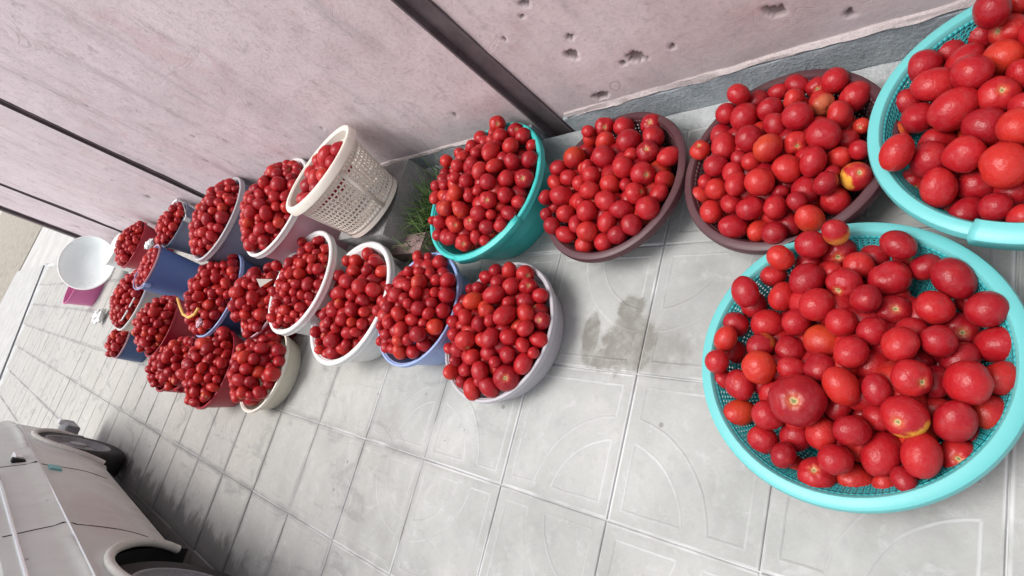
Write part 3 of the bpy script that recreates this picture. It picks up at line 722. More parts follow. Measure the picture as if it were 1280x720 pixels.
# extra far things: empty bowl on magenta tub, two white tubs, scraps
t = thing('bowl', 'empty pale white bowl tipped up on a magenta tub', 'bowl', (7.02, -0.85, 0.36), (math.radians(-4), math.radians(-48), 0))
rB = 0.305
pr = [(rB*.12, -0.13), (rB*.25, -0.1295), (rB*.45, -0.126), (rB*.62, -0.112), (rB*.76, -0.086), (rB*.87, -0.052), (rB*.95, -0.015), (rB*.98, 0.0)]
o = part('shell', G().lathe(pr, 72, cap0=True), M_['bowl'], t); solidify(o, 0.004, -1)
part('rim', G().tube([(rB*0.985*math.cos(a), rB*0.985*math.sin(a), 0) for a in np.linspace(0, 2*math.pi, 72, endpoint=False)], 0.009, 8, True), M_['white'], t)
tub(7.95, -0.64, 0.27, 0.26, 'magenta tub under the tipped white bowl', M_['magenta'], 'tub', 'tub', .72, .010, .02)
tub(9.35, -1.30, 0.30, 0.26, 'white tub by the end of the wall, beyond the tipped bowl', M_['white'], 'tub', 'tub', .85, .010, .02, rz=0)
tub(6.75, -1.05, 0.24, 0.19, 'lidded white tub by the wall between the bowl and the farthest red basin', M_['white'], 'tub', 'tub', .9, .010, .02)
o = part('lid', G().lathe([(0.188, 0.236), (0.194, 0.244), (0.18, 0.250), (0.001, 0.252)], 48), M_['white'], bpy.data.objects[[x.name for x in C.objects if x.get('label','').startswith('lidded')][0]])

def scrap(x, y, z, s, seed, mat, label, name='plastic_bag', cat='bag', sz=0.5):
    bpy_g = G(); n_ = 14; v = []
    for a in range(n_+1):
        th = math.pi*a/n_
        for b in range(18):
            ph = 2*math.pi*b/18
            p = Vector((math.sin(th)*math.cos(ph), math.sin(th)*math.sin(ph), math.cos(th)))
            rr = s*(0.75+0.55*abs(mnoise.noise(p*1.7+Vector((seed,0,0))))+0.25*mnoise.noise(p*4+Vector((seed,3,0))))
            v.append((p.x*rr, p.y*rr, p.z*rr*sz))
    f = [(a*18+b, (a+1)*18+b, (a+1)*18+(b+1)%18, a*18+(b+1)%18) for a in range(n_) for b in range(18)]
    bpy_g.add(v, f); o = part(name, bpy_g, mat, angle=30, loc=(x, y, z)); return tag(o, label, cat)
scrap(6.9, -0.33, 0.06, 0.10, 3.0, M_['white'], 'crumpled white plastic bag lying on the tiles beyond the ivory tub', sz=.55)
scrap(4.62, -0.93, 0.34, 0.055, 9.0, M_['white'], 'small scrap of white wrapping between the bright blue bucket and the wall', 'paper_scrap', 'scrap', .5)
o = scrap(2.42, -0.40, 0.0, 0.03, 5.0, M_['pinkw'], 'knotted pale pink string end lying over the tomatoes near the navy tub', 'string', 'string', .5)
o.location = (2.55, -0.32, 0.36)
g = G(); g.add([(0,0,0),(.045,.01,.01),(.02,.05,.03),(.03,.02,.055)], [(0,1,2),(0,1,3),(1,2,3),(0,3,2)])
o = part('wedge_scrap', g, M_['cream'], smooth=False, loc=tuple(onz(341, 349, .43))); tag(o, 'pale wedge of torn card stuck among the tomatoes of the thick rimmed white tub', 'scrap')
# yellow handle over the navy tub
hp = [(222,373,.42),(225,383,.43),(229,393,.43),(236,397,.43),(243,393,.43),(248,385,.43)]
bz = [tuple(onz(*q)) for q in hp]
o = part('yellow_handle', G().tube(bz, 0.0075, 8), M_['yellow']); tag(o, 'curved yellow plastic handle lying across the tomatoes of the navy tub', 'handle')

# ------------------------------------------------------------------ tomatoes
def fruit_verts(seg, rings, kind, sd):
    """unit-radius fruit: ribbed, dimpled at the stem (+Z)"""
    rg = np.random.default_rng(sd)
    rib = {'round': .012, 'ribbed': .055, 'plum': .008, 'flat': .03, 'dented': .02}[kind]
    nr = int(rg.integers(4, 7)); ph0 = rg.uniform(0, 6.28)
    sz = {'round': .94, 'ribbed': .80, 'plum': 1.13, 'flat': .86, 'dented': .92}[kind]
    sxy = 0.91 if kind == 'plum' else 1.0
    o1, o2 = rg.uniform(0, 6.28, 2); lob = rg.uniform(.01, .035)
    v = [(0, 0, 1)]; th = np.linspace(0, math.pi, rings+1)[1:-1]; ph = np.linspace(0, 2*math.pi, seg, endpoint=False)
    V = []
    def shape(t, p):
        st, ct = np.sin(t), np.cos(t)
        R = 1 + rib*np.cos(nr*p+ph0)*st**.5*(0.6+0.4*ct) + lob*np.cos(2*p+o1)*st + lob*.6*np.cos(3*p+o2)*st*st
        x = R*st*np.cos(p)*sxy; y = R*st*np.sin(p)*sxy; rho = st
        z = R*ct*sz
        z = z - 0.17*np.exp(-(rho/.20)**2)*(ct > 0) + 0.05*np.exp(-(rho/.2)**2)*(ct < 0)*(1 if kind != 'plum' else -1)
        if kind == 'plum': z = z*(1+0.04*(ct < 0))
        if kind == 'dented':
            d2 = (x-.75)**2+(y-.1)**2+(z-.35)**2; k = 0.22*np.exp(-d2/.10); x = x-k*.8; z = z-k*.35
        return x, y, z
    T, P = np.meshgrid(th, ph, indexing='ij')
    x, y, z = shape(T, P)
    body = np.stack([x, y, z], -1).reshape(-1, 3)
    top = np.array([shape(np.array(0.0), np.array(0.0))]); bot = np.array([shape(np.array(math.pi), np.array(0.0))])
    V = np.concatenate([top, body, bot]); m = len(th)
    F = []; quads = []
    for j in range(seg): F.append((0, 1+j, 1+(j+1) % seg))
    for i in range(m-1):
        for j in range(seg):
            a = 1+i*seg+j; b = 1+i*seg+(j+1) % seg; F.append((a, a+seg, b+seg, b))
    last = len(V)-1
    for j in range(seg): F.append((last, 1+(m-1)*seg+(j+1) % seg, 1+(m-1)*seg+j))
    return V, F
KINDS = ['round','round','round','flat','flat','plum','plum','ribbed','dented','round','flat']
hi = []
for q, kd in enumerate(KINDS):
    V, F = fruit_verts(28, 18, kd, 40+q)
    me = bpy.data.meshes.new('tomato'); me.from_pydata(V.tolist(), [], F); me.polygons.foreach_set('use_smooth', [True]*len(F)); me.materials.append(M_['tomato']); me.update(); hi.append(me)
lo = [fruit_verts(18, 11, kd, 40+q) for q, kd in enumerate(KINDS)]
lo2 = [fruit_verts(13, 9, kd, 40+q) for q, kd in enumerate(KINDS)]

# what the photograph shows of the near heaps: image position, apparent radius (region pixels) and mark
PICK = {
 'A': (0.5556, 860, 260, """332,55,27,y 278,83,33 340,102,38,s 208,112,30 192,152,30 268,163,40 213,200,33 270,125,28 353,172,38,s 385,130,30 425,105,36 472,82,32 495,112,32,s 532,135,32 457,165,47,d 590,165,45,p
 130,190,30 147,220,33 293,220,38 400,205,33 465,232,38,s 552,225,38 640,205,38 675,235,42 107,262,30 182,265,40 245,255,30 350,262,32 415,280,32 505,275,33 555,300,34 480,312,40 612,280,45,s 697,308,46,p 85,295,25 100,322,38 165,312,30 235,320,33
 305,300,45,o 367,325,34 65,345,25 160,358,38,o 415,357,50 298,365,35 525,350,28 610,345,38 620,395,52 705,382,42 80,385,22 117,398,34 238,362,25 357,402,42 490,388,42,s 550,385,30 425,410,28 190,420,28 248,432,59,S 335,445,32 115,460,32,o 180,465,33 545,445,32
 488,465,49,Y 678,458,42,o 600,480,45 430,470,32 245,510,36 302,508,36 370,503,37 168,522,32 650,515,32 435,555,48,p 522,540,45,p 605,555,38,s 215,555,27 240,590,30 330,565,35 290,600,40,s 375,612,42,p 535,600,38 445,620,27 485,605,22"""),
 'B': (0.4444, 1060, 0, """405,30,50 450,85,48,s 372,98,45 480,12,28 290,150,38 330,180,50,p 217,192,46 245,250,50,p 340,213,52 430,170,48 472,222,42 305,312,60,p 165,290,38 205,340,47 395,345,55 425,275,50,s 145,368,33 240,390,48 142,435,44,p 235,440,54 330,430,50 430,458,65 465,360,50 185,510,38,s 255,530,48 360,525,50 460,540,42 345,590,38 285,585,32 420,590,35 480,610,38,s 430,625,25 490,300,34"""),
 'C': (0.3471, 860, 80, """180,112,42 243,128,48 328,100,33 395,78,38 465,85,40,s 525,62,48 600,120,62 483,148,42,t 380,130,40 140,180,38 205,192,55 295,165,45 395,190,55 547,185,52 105,245,48 130,300,52 220,272,50 312,220,45 390,285,42,s 487,255,62 290,308,58,o 575,280,38 615,235,24,s 40,310,35,s
 100,370,42 185,345,28 228,352,32 355,380,55 450,355,48 545,338,45 522,385,22 615,310,30 165,390,38 178,428,38 258,430,55 417,453,58 500,425,42 605,405,60,Y 65,425,25 103,452,38 37,475,38 325,460,25 530,492,52 157,500,38 228,518,50 320,515,45 390,500,30 435,553,52,o 365,575,38 85,533,42 167,585,50 258,600,42 310,610,42"""),
 'D': (0.3889, 640, 60, """297,253,32,s 245,270,18 360,255,36 450,245,37,s 455,285,38 375,300,45 300,305,35 250,290,25 225,320,45 205,355,42,o 295,350,42 435,333,37,s 505,350,36 357,385,38 385,345,22 150,385,28 245,390,28 183,418,28 420,405,42,s 490,425,32,o 255,412,30 160,475,42 140,430,25 220,435,25 250,460,35 318,437,38 367,440,20 395,467,35,s 470,470,28
 110,480,24 140,512,22 172,535,32 225,500,22 243,525,38 300,490,35 355,517,35 435,515,42 110,535,18 130,570,28 305,560,32 385,567,35 207,565,25 245,590,36 172,600,30 340,600,32 233,632,32 295,620,32"""),
 'E': (0.2778, 440, 130, """655,90,40,s 740,118,40,s 770,145,40 815,185,28 668,145,35 578,145,32 713,190,42 625,215,48 540,190,28 720,260,42 800,250,42 560,220,25 498,243,30 425,258,30 640,278,35 575,300,38 540,268,30 475,278,30 420,305,25 775,335,48,s 695,335,40 610,350,38 515,345,32 465,333,25 415,365,25,o 378,370,25 380,420,32
 690,410,38 750,440,32 610,435,42,s 530,412,30 465,400,35 570,385,25 425,470,35,o 490,475,38,o 570,490,38 705,490,35 400,530,32 365,525,20 465,545,35,s 540,535,38,s 610,550,38 625,500,20 665,515,22 670,548,30 390,590,32 450,602,32 560,600,28 600,615,25 505,625,42,s"""),
 'F': (0.3056, 460, 300, """525,115,28 580,130,35 645,140,42,s 485,150,32 530,175,30 420,195,25 450,195,25 585,190,38 655,190,38,s 705,228,32 432,250,42,o 515,225,48 645,252,38 575,258,25 375,285,30 485,292,32,o 560,308,50 645,300,38 715,330,38,s 350,335,28 400,320,32 455,345,28 500,330,25 645,362,38 400,410,52,s 500,400,40 575,395,40 705,410,38 350,385,25
 635,430,30 335,445,25 368,450,28 425,478,35 495,462,35 570,468,35 680,470,22 520,500,22 635,505,45,p 335,550,38 360,490,25 400,530,28 458,535,38,p 385,580,25 455,580,20 425,620,45,p 500,600,45,p 570,565,58,S"""),
 'G': (0.3056, 460, 300, """205,70,28 250,70,20 300,85,35 170,130,22 210,130,22 255,140,22 280,165,25 325,165,35 210,175,38,o 165,190,22 115,225,32 150,240,25 195,215,25 240,225,30 275,215,22 320,225,35 80,275,25 125,300,32 165,260,20 205,280,32 245,300,25 310,290,35 180,325,28 225,340,20 275,355,38 85,340,22 50,350,18 135,365,30 75,385,25 205,385,38 125,410,25 165,405,25 230,430,30 45,420,20 75,440,22 130,455,32 185,455,32 100,445,20"""),
 'H': (0.25, 260, 270, """800,190,35 840,235,38 740,225,38 695,225,28 730,275,32 795,270,28 655,300,35 700,330,38 760,355,50 825,370,42 600,370,35 660,385,35 545,435,32 580,430,28 720,400,25 775,420,30 655,440,22 720,470,42 625,480,32 780,480,28 670,520,35 580,495,25 600,530,28 720,530,25 770,540,28 540,580,32 590,565,25 640,565,25 700,585,35 740,580,25 625,620,42 555,630,20 560,670,25 630,680,45 690,640,25 600,690,30"""),
 'I': (0.25, 260, 270, """470,130,25 510,160,25 555,125,35 590,165,22 470,180,25 540,185,18 580,215,18 520,215,25 345,250,32 405,235,28 465,240,28 520,262,28 550,265,30 460,290,35 500,340,35 410,290,28 440,340,25 380,300,22 395,355,22 330,380,25 380,385,22 430,380,22 470,395,25 505,400,22 340,435,22 400,420,18 440,420,20 390,470,28 460,455,28 330,470,22 320,510,28 365,520,22 405,515,20 345,545,20 430,490,20"""),
}
FR = []     # every fruit: dict(P, r, kind, key, mark, picked)
def dome(k, rho):
    s = K_[k]; Rh = s['r']-s['mg']
    return s['h']+s['ze']+s['H']*np.clip(1-(rho/Rh)**2, -0.35, 1)
def on_dome(k, px, py):
    d = ray(px, py); s = K_[k]; ins = None; best = None
    for z in np.linspace(s['h']+s['H']+0.05, s['h']-0.2, 160):
        t = (z-CP[2])/d[2]; P = CP+t*d
        rho = math.hypot(P[0]-s['x'], P[1]-s['y'])
        lim = (s['r']-s['mg'])*0.97
        if rho <= lim: ins = P.copy()
        elif ins is not None:
            if ins[2] > dome(k, lim)+0.085:
                z_ = dome(k, lim)+0.04; Q = CP+d*((z_-CP[2])/d[2]); c = np.array([s['x'], s['y']]); q = Q[:2]-c; Q[:2] = c+q*min(1, lim/np.linalg.norm(q)); return Q
            return ins       # the ray leaves the heap's outline before meeting the dome: a fruit high on the edge
        if P[2] <= dome(k, rho) and rho <= lim: return P
        if best is None or rho < best[0]: best = (rho, P.copy())
    if best is not None:
        P = best[1]; c = np.array([s['x'], s['y']]); q = P[:2]-c; P[:2] = c+q*min(1, lim/best[0]); return P
    return CP+((s['h']-CP[2])/d[2])*d
def repel(P, r, fixed, iters, k, anchor=None, lay=(2.3, 0.15), m_=0):
    s = K_[k]; c = np.array([s['x'], s['y']]); n_ = len(P)
    for it in range(iters):
        D = P[:, None]-P[None]; dist = np.sqrt((D**2).sum(-1))+1e-9; mn = (r[:, None]+r[None])*0.95
        ov = np.clip(mn-dist, 0, None); np.fill_diagonal(ov, 0)
        wgt = np.where(fixed, 0.001, 1.0); ww = wgt[:, None]/(wgt[:, None]+wgt[None])
        push = (D/dist[..., None]*(ov*ww)[..., None]).sum(1)
        mag = np.linalg.norm(push, axis=1); sc_ = np.minimum(1, 0.6*r.mean()/(mag+1e-9)); P = P+push*sc_[:, None]*0.55
        if anchor is not None:
            A0, dirs, m = anchor
            Q = P[:m]; t = ((Q-A0)*dirs).sum(1); on = A0+dirs*np.clip(t, -r[:m]*.55, r[:m]*1.2)[:, None]; P[:m] = Q+(on-Q)*0.8
        free = ~fixed
        rho = np.linalg.norm(P[:, :2]-c, axis=1)+1e-9
        # container wall (cone) below the rim
        Rz = s['r']-(0.036 if k == 'K' else 0.022)-r*1.02-np.clip(s['h']-P[:, 2]+0.02, 0, 1)*s['sl']*1.15
        lim = np.where(P[:, 2] < s['h']+r*0.6, Rz, s['r']+(0.2 if m_ else -0.01))
        over = free & (rho > lim)
        P[over, :2] = c+(P[over, :2]-c)*(lim[over]/rho[over])[:, None]
        rho = np.linalg.norm(P[:, :2]-c, axis=1); dz = dome(k, rho)
        hi_ = dz+lay[1]*r
        if m_ and len(P) > m_:
            dxy = np.sqrt(((P[m_:, None, :2]-P[None, :m_, :2])**2).sum(-1)); nn = dxy.argmin(1)
            hi_[m_:] = np.maximum(hi_[m_:], P[nn, 2]-1.1*r[m_:])
        lo_ = np.maximum(dz-lay[0]*s['tr'], r+0.03)
        P[free, 2] = np.clip(P[free, 2], lo_[free], hi_[free])
        P[:, 2] = np.maximum(P[:, 2], r+0.006 if s['h'] < 0.49 else r+0.19)
    return P
for k, s in K_.items():
    picks = []; c = np.array([s['x'], s['y']])
    if k in PICK:
        sc_, ox, oy, txt = PICK[k]
        for tok in txt.split():
            a = tok.split(','); px, py, pr = ox+float(a[0])*sc_, oy+float(a[1])*sc_, float(a[2])*sc_
            P = on_dome(k, px, py); dep = (P-CP) @ RC[2]; r = min(pr*0.99*dep/FPX, 0.060 if a[-1] == 'S' else 0.051); r = s['tr']*(r/s['tr'])**(0.68 if (len(a) < 4 or a[3] != 'S') else 1)
            picks.append((P, r, a[3] if len(a) > 3 else '', ray(px, py)))
    m = len(picks)
    Rh = s['r']-s['mg']-s['tr']*0.5
    nl = int((0.62*math.pi*Rh**2*((1.15+2.25) if m else 2.75)*s['tr'])/(4/3*math.pi*s['tr']**3)*(1.4 if not m else 0.95))
    if s['n']: nl = s['n']
    rho = Rh*np.sqrt(rng.random(nl)); an = rng.random(nl)*2*math.pi
    Pf = np.stack([s['x']+rho*np.cos(an), s['y']+rho*np.sin(an), np.zeros(nl)], 1)
    rf = s['tr']*np.exp(rng.normal(0, .17, nl)); rf = np.clip(rf, s['tr']*.66, s['tr']*1.36)
    Pf[:, 2] = dome(k, rho)-rng.random(nl)*2.2*s['tr']-(1.2*s['tr'] if m else 0)
    up_P, up_r = [], []
    for q in picks:      # props under the fruits that stand above the dome
        rq = math.hypot(q[0][0]-s['x'], q[0][1]-s['y']); hz = q[0][2]-dome(k, rq); zz = q[0][2]-1.25*q[1]
        while hz > 0.2*q[1] and zz > dome(k, rq)-1.5*s['tr']:
            rr = s['tr']*rng.uniform(.7, 1.0)
            up_P.append([q[0][0]+rng.uniform(-.5, .5)*rr-(q[0][0]-s['x'])*.05, q[0][1]+rng.uniform(-.5, .5)*rr-(q[0][1]-s['y'])*.05, zz]); up_r.append(rr); zz -= 1.5*rr
    if up_P: Pf = np.concatenate([Pf, np.array(up_P)]); rf = np.concatenate([rf, np.array(up_r)])
    P = np.concatenate([np.array([q[0] for q in picks]).reshape(-1, 3), Pf]); r = np.concatenate([np.array([q[1] for q in picks]), rf])
    fixed = np.zeros(len(P), bool); fixed[:m] = True
    anchor = None
    if m:
        dirs = np.array([q[3]/np.linalg.norm(q[3]) for q in picks]); anchor = (P[:m].copy(), dirs, m)
        Pp = repel(P[:m], r[:m], fixed[:m], 60, k, anchor)
        for i in range(m):
            rho_ = np.linalg.norm(Pp[i, :2]-c); lm = s['r']-0.014-r[i]*.72
            if Pp[i, 2] < s['h']+0.8*r[i] and rho_ > lm: Pp[i, :2] = c+(Pp[i, :2]-c)*lm/rho_
        P[:m] = Pp
        lay = (3.0, -1.0)
        if k == 'B':      # the part of this heap that lies outside the picture is filled up to its top
            lay = (3.0, -0.2)
    else: lay = (1.7, 0.15)
    P = repel(P, r, fixed, 110 if len(P) < 260 else 70, k, None, lay, m)
    if m:   # drop loose fillers that came up in front of the fruits seen
        keep = np.ones(len(P), bool)
        px, py, dp = project(P); rp = r*FPX/dp
        for i in range(m, len(P)):
            dd = np.hypot(px[:m]-px[i], py[:m]-py[i])
            near = (dd < (rp[:m]+rp[i])*0.50) & (dp[:m] > dp[i]-0.2*r[i])
            if near.any(): keep[i] = False
        P, r = P[keep], r[keep]
    if k == 'K':
        keep = ~((P[:, 2] < s['h']-0.035) & (np.linalg.norm(P[:, :2]-c, axis=1) > s['r']*0.42)); P, r = P[keep], r[keep]
    for i in range(len(P)):
        mk = picks[i][2] if i < m else ''
        FR.append(dict(P=P[i], r=float(r[i]), key=k, mark=mk, pick=i < m))
# a few strays resting on the outside
def stray(px, py, h, r, k, mk=''): FR.append(dict(P=onz(px, py, h), r=r, key=k, mark=mk, pick=False))

# visibility of each fruit in the picture (disc z-buffer at half size)
W_, H_ = 640, 360
idb = -np.ones((H_, W_), int); zb = np.full((H_, W_), 1e9)
for i, fz in enumerate(FR):
    x, y, dp = project(fz['P']); x /= 2; y /= 2; rp = fz['r']*FPX/dp/2
    x0, x1, y0, y1 = int(max(0, x-rp)), int(min(W_-1, x+rp))+1, int(max(0, y-rp)), int(min(H_-1, y+rp))+1
    if x1 <= x0 or y1 <= y0: fz['vis'] = 0; continue
    yy, xx = np.mgrid[y0:y1, x0:x1]; d2 = ((xx-x)**2+(yy-y)**2)/rp**2
    zz = dp-fz['r']*np.sqrt(np.clip(1-d2, 0, 1))
    mm = (d2 < 1) & (zz < zb[y0:y1, x0:x1]); zb[y0:y1, x0:x1][mm] = zz[mm]; idb[y0:y1, x0:x1][mm] = i
cn = np.bincount(idb[idb >= 0], minlength=len(FR))
for i, fz in enumerate(FR): fz['vis'] = int(cn[i])
order = sorted(range(len(FR)), key=lambda i: -FR[i]['vis'])
single = set(order[:300])
VESS = {'A': 'nearest turquoise colander', 'B': 'turquoise colander at the wall', 'C': 'larger maroon sieve', 'D': 'maroon sieve by the green basin', 'E': 'sea green basin', 'F': 'grey lilac tub',
        'G': 'periwinkle tub', 'H': 'wide white basin', 'I': 'thick rimmed white tub', 'K': 'laundry basket', 'X': 'ivory tub', 'J': 'pale pink tub', 'L': 'slate grey tub', 'U': 'largest red basin', 'V': 'navy tub', 'W':'pink edged red tub', 'R':'red bucket'}
kid = {'round': 0, 'flat': 3, 'plum': 5, 'ribbed': 7, 'dented': 8}
used = {}
jv, jf, jl, jr = [], [], [], []; off = 0
for i, fz in enumerate(FR):
    P = Vector(fz['P']); r = fz['r']; mk = fz['mark']
    view = (Vector(CP)-P).normalized()
    # stem direction
    if mk in ('s', 'S', 't', 'Y'):
        ax = (view+Vector(rng.normal(0, 0.32 if mk != 'S' else 0.12, 3))).normalized()
        if mk == 'S': ax = (view+Vector((0.15, 0.05, 0.0))).normalized()
    elif fz['pick'] or rng.random() < 0.8:
        ax = Vector(rng.normal(0, 1, 3)).normalized()
        if ax.dot(view) > 0.1: ax = (ax-view*(ax.dot(view)*1.6+0.25)).normalized()
    else: ax = Vector(rng.normal(0, 1, 3)).normalized()
    if mk == 'p':
        ax = ax-view*ax.dot(view)*0.9; ax.normalize(); kd = 5+int(rng.integers(2))
    elif mk == 'd': kd = 8
    elif mk == 'S': kd = 3
    elif mk == 's': kd = int(rng.choice([3, 7, 0, 4]))
    else: kd = int(rng.choice(len(KINDS), p=[.10,.10,.10,.08,.07,.17,.16,.05,.01,.10,.06]))
    q = ax.to_track_quat('Z', 'Y') @ Quaternion((0, 0, 1), rng.uniform(0, 6.28))
    if mk == 'd': q = view.to_track_quat('X', 'Z')
    if i in single:
        me = hi[kd]
        o = bpy.data.objects.new('tomato', me); C.objects.link(o)
        o.location = P; o.rotation_mode = 'QUATERNION'; o.rotation_quaternion = q; o.scale = (r,)*3
        if mk in ('o', 'Y', 't', 'y'):
            mm = bpy.data.materials.get('tomato_skin_'+mk)
            if mm is None:
                mm = M_['tomato'].copy(); mm.name = 'tomato_skin_'+mk; tt = mm.node_tree
                bs = [x for x in tt.nodes if x.type == 'BSDF_PRINCIPLED'][0]; lk = bs.inputs['Base Color'].links[0]; src = lk.from_socket
                tc = tt.nodes.new('ShaderNodeTexCoord'); nz = tt.nodes.new('ShaderNodeTexNoise'); nz.inputs['Scale'].default_value = 1.3; nz.inputs['Detail'].default_value = 3
                oi = tt.nodes.new('ShaderNodeObjectInfo'); va = tt.nodes.new('ShaderNodeVectorMath'); va.operation = 'ADD'; tt.links.new(tc.outputs['Object'], va.inputs[0]); tt.links.new(oi.outputs['Location'], va.inputs[1]); tt.links.new(va.outputs[0], nz.inputs['Vector'])
                mr = tt.nodes.new('ShaderNodeMapRange'); mr.interpolation_type = 'SMOOTHSTEP'
                sx = tt.nodes.new('ShaderNodeSeparateXYZ'); tt.links.new(tc.outputs['Object'], sx.inputs[0])
                ad = tt.nodes.new('ShaderNodeMath'); ad.operation = 'MULTIPLY_ADD'; tt.links.new(nz.outputs['Fac'], ad.inputs[0]); ad.inputs[1].default_value = 0.9
                tt.links.new(sx.outputs[{'o': 2, 'Y': 1, 't': 2, 'y': 2}[mk]], ad.inputs[2])
                tt.links.new(ad.outputs[0], mr.inputs[0])
                lo_, hi_2 = {'o': (-.7, 1.0), 'Y': (0.90, 1.15), 't': (.2, .9), 'y': (.0, .9)}[mk]
                mr.inputs[1].default_value = lo_; mr.inputs[2].default_value = hi_2; mr.inputs[4].default_value = {'o': .7, 'Y': .9, 't': .6, 'y': .8}[mk]
                mx_ = tt.nodes.new('ShaderNodeMix'); mx_.data_type = 'RGBA'; tt.links.new(mr.outputs[0], mx_.inputs[0]); tt.links.new(src, mx_.inputs[6])
                mx_.inputs[7].default_value = {'o': (.50, .055, .016, 1), 'Y': (.70, .36, .05, 1), 't': (.42, .15, .06, 1), 'y': (.66, .30, .06, 1)}[mk]
                tt.links.new(mx_.outputs[2], bs.inputs['Base Color'])
            o.data = me.copy() if False else me
            o.material_slots[0].link = 'OBJECT'; o.material_slots[0].material = mm
        fz['obj'] = o; fz['kd'] = kd
    else:
        V, F = (lo if fz['key'] in 'ABCDEFGHIKX' else lo2)[kd]; Rm = np.array(q.to_matrix())
        W2 = (V*r) @ Rm.T + np.array(P)
        jv.append(W2); jl.append(V); jr.append(np.full(len(V), rng.random())); jf += [tuple(a+off for a in fc) for fc in F]; off += len(V)
print('fruits', len(FR), 'joined', len(jv))
me = bpy.data.meshes.new('tomatoes'); me.from_pydata(np.concatenate(jv).tolist(), [], jf); me.update()
me.attributes.new('tloc', 'FLOAT_VECTOR', 'POINT').data.foreach_set('vector', np.concatenate(jl).astype(np.float32).reshape(-1))
me.attributes.new('trand', 'FLOAT', 'POINT').data.foreach_set('value', np.concatenate(jr).astype(np.float32))
me.polygons.foreach_set('use_smooth', [True]*len(me.polygons)); me.materials.append(M_['tomato_j'])
o = bpy.data.objects.new('tomatoes', me); C.objects.link(o)
tag(o, 'small red tomatoes heaped in the farther buckets and under the fruits on top', 'tomatoes', kind='stuff')

# labels for the single fruits: looks first, then the spot in its container
HARD = {('A', 'S'): 'biggest tomato in the nearest turquoise colander, with a wide tan stem scar facing up',
        ('A', 'Y'): 'tomato with a bright yellow patch in the street side half of the nearest turquoise colander',
        ('A', 'y'): 'small yellow shouldered tomato perched on the maroon sieve side edge of the nearest turquoise colander',
        ('A', 'd'): 'big tomato with a sunken dent on its skin in the nearest turquoise colander',
        ('C', 'Y'): 'large tomato with a yellow green shoulder in the maroon sieve by the turquoise rims',
        ('C', 't'): 'tan striped unripe tomato near the wall side of the larger maroon sieve',
        ('F', 'S'): 'biggest tomato of the grey lilac tub, ribbed, resting at its near edge',
        ('D', 't'): 'pale blotched small tomato at the near edge of the maroon sieve by the green basin'}
def sector(fz):
    s = K_[fz['key']]; dx, dy = fz['P'][0]-s['x'], fz['P'][1]-s['y']; rho = math.hypot(dx, dy)/s['r']
    if rho < 0.22: return 'top centre', 0
    ringw = 'inner' if rho < 0.48 else ('middle' if rho < 0.70 else 'rim')
    a = math.degrees(math.atan2(-dy, dx)) % 360
    sec = ['far side', 'far wall side', 'wall side', 'near wall side', 'near side', 'near street side', 'street side', 'far street side'][int(((a+22.5) % 360)//45)]
    return sec, ringw
first = {}
lab = {}
for i in order[:300]:
    fz = FR[i]; o = fz['obj']; k = fz['key']; mk = fz['mark']; s = K_[k]
    v = VESS.get(k, 'farther tub')
    if (k, mk) in HARD and (k, mk) not in first:
        first[(k, mk)] = 1; lab[i] = HARD[(k, mk)]
    else:
        sz = 'small' if fz['r'] < .9*s['tr'] else ('large' if fz['r'] > 1.14*s['tr'] else 'medium')
        shp = {0:'round',1:'round',2:'round',9:'round',3:'squat',4:'squat',10:'squat',5:'oblong',6:'oblong',7:'ribbed',8:'dented'}[fz['kd']]
        extra = 'tomato with visible stem scar' if mk in ('s', 'S', 't') else ('orange tinged tomato' if mk in ('o', 'Y', 'y') else 'red tomato')
        sec, rw = sector(fz)
        if rw == 0: where = 'top of the heap'
        elif rw == 'rim': where = 'edge on %s' % sec
        elif rw == 'middle': where = '%s slope' % sec
        else: where = '%s by the top' % sec
        lab[i] = '%s %s %s, %s, %s' % (sz, shp, extra, where, v)
        if len(lab[i].replace(',', '').split()) > 16: lab[i] = lab[i].replace('with visible', 'showing').replace('heap ', '').replace('showing stem scar', 'showing scar').replace('orange tinged', 'orange')
cnts = {}
for i in lab: cnts.setdefault(lab[i], []).append(i)
for l, ids in cnts.items():
    for i in ids:
        o = FR[i]['obj']; tag(o, l, 'tomato', 'tomatoes in the '+VESS.get(FR[i]['key'], 'farther tub'))
print('distinct tomato labels', len(cnts))

# ------------------------------------------------------------------ car, parked on the street side of the pavement
CX, CYW, YAW = 1.66, 0.69, math.radians(-1.4)
car = thing('car', 'old dull silver car with patched paint parked on the tiles at the street side', 'car', (CX, CYW, 0), (0, 0, YAW))
ZA = 0.19
XR, XF, ZC, RA, CW = 0.0, 2.46, 0.31, 0.39, 1.62      # rear wheel x, front wheel x, hub height, arch radius, width
def side_y(z, x):
    # tumblehome above the crease, tuck-in under it
    y = 0.0
    if z > 0.64: y += (z-0.64)*0.30
    if z < 0.45: y += ((0.45-z)/0.25)**2*0.045
    y -= 0.012*math.exp(-((z-0.64)/0.02)**2)
    if x > 2.5: y += ((x-2.5)/1.0)**2.4*0.10
    if x < -0.2: y += ((-0.2-x)/0.6)**2*0.10
    d1 = abs(math.hypot(x-XR, z-ZA)-RA); d2 = abs(math.hypot(x-XF, z-ZA)-RA)
    y -= 0.018*math.exp(-(min(d1, d2)/0.035)**2)
    return y
def zlow(x):
    z = 0.20+(0.02 if x > 2.9 else 0)
    for xc in (XR, XF):
        dx = abs(x-xc)
        if dx < RA: z = max(z, ZA+math.sqrt(max(RA*RA-dx*dx, 0)))
    return z
def ztop(x):
    if x > 2.25: return 0.84-0.16*((x-2.25)/1.25)**1.8-(0.12*max(0, (x-3.25)/0.25)**2)
    if x < -0.25: return 0.88-0.05*((-0.25-x)/0.5)
    return 0.86
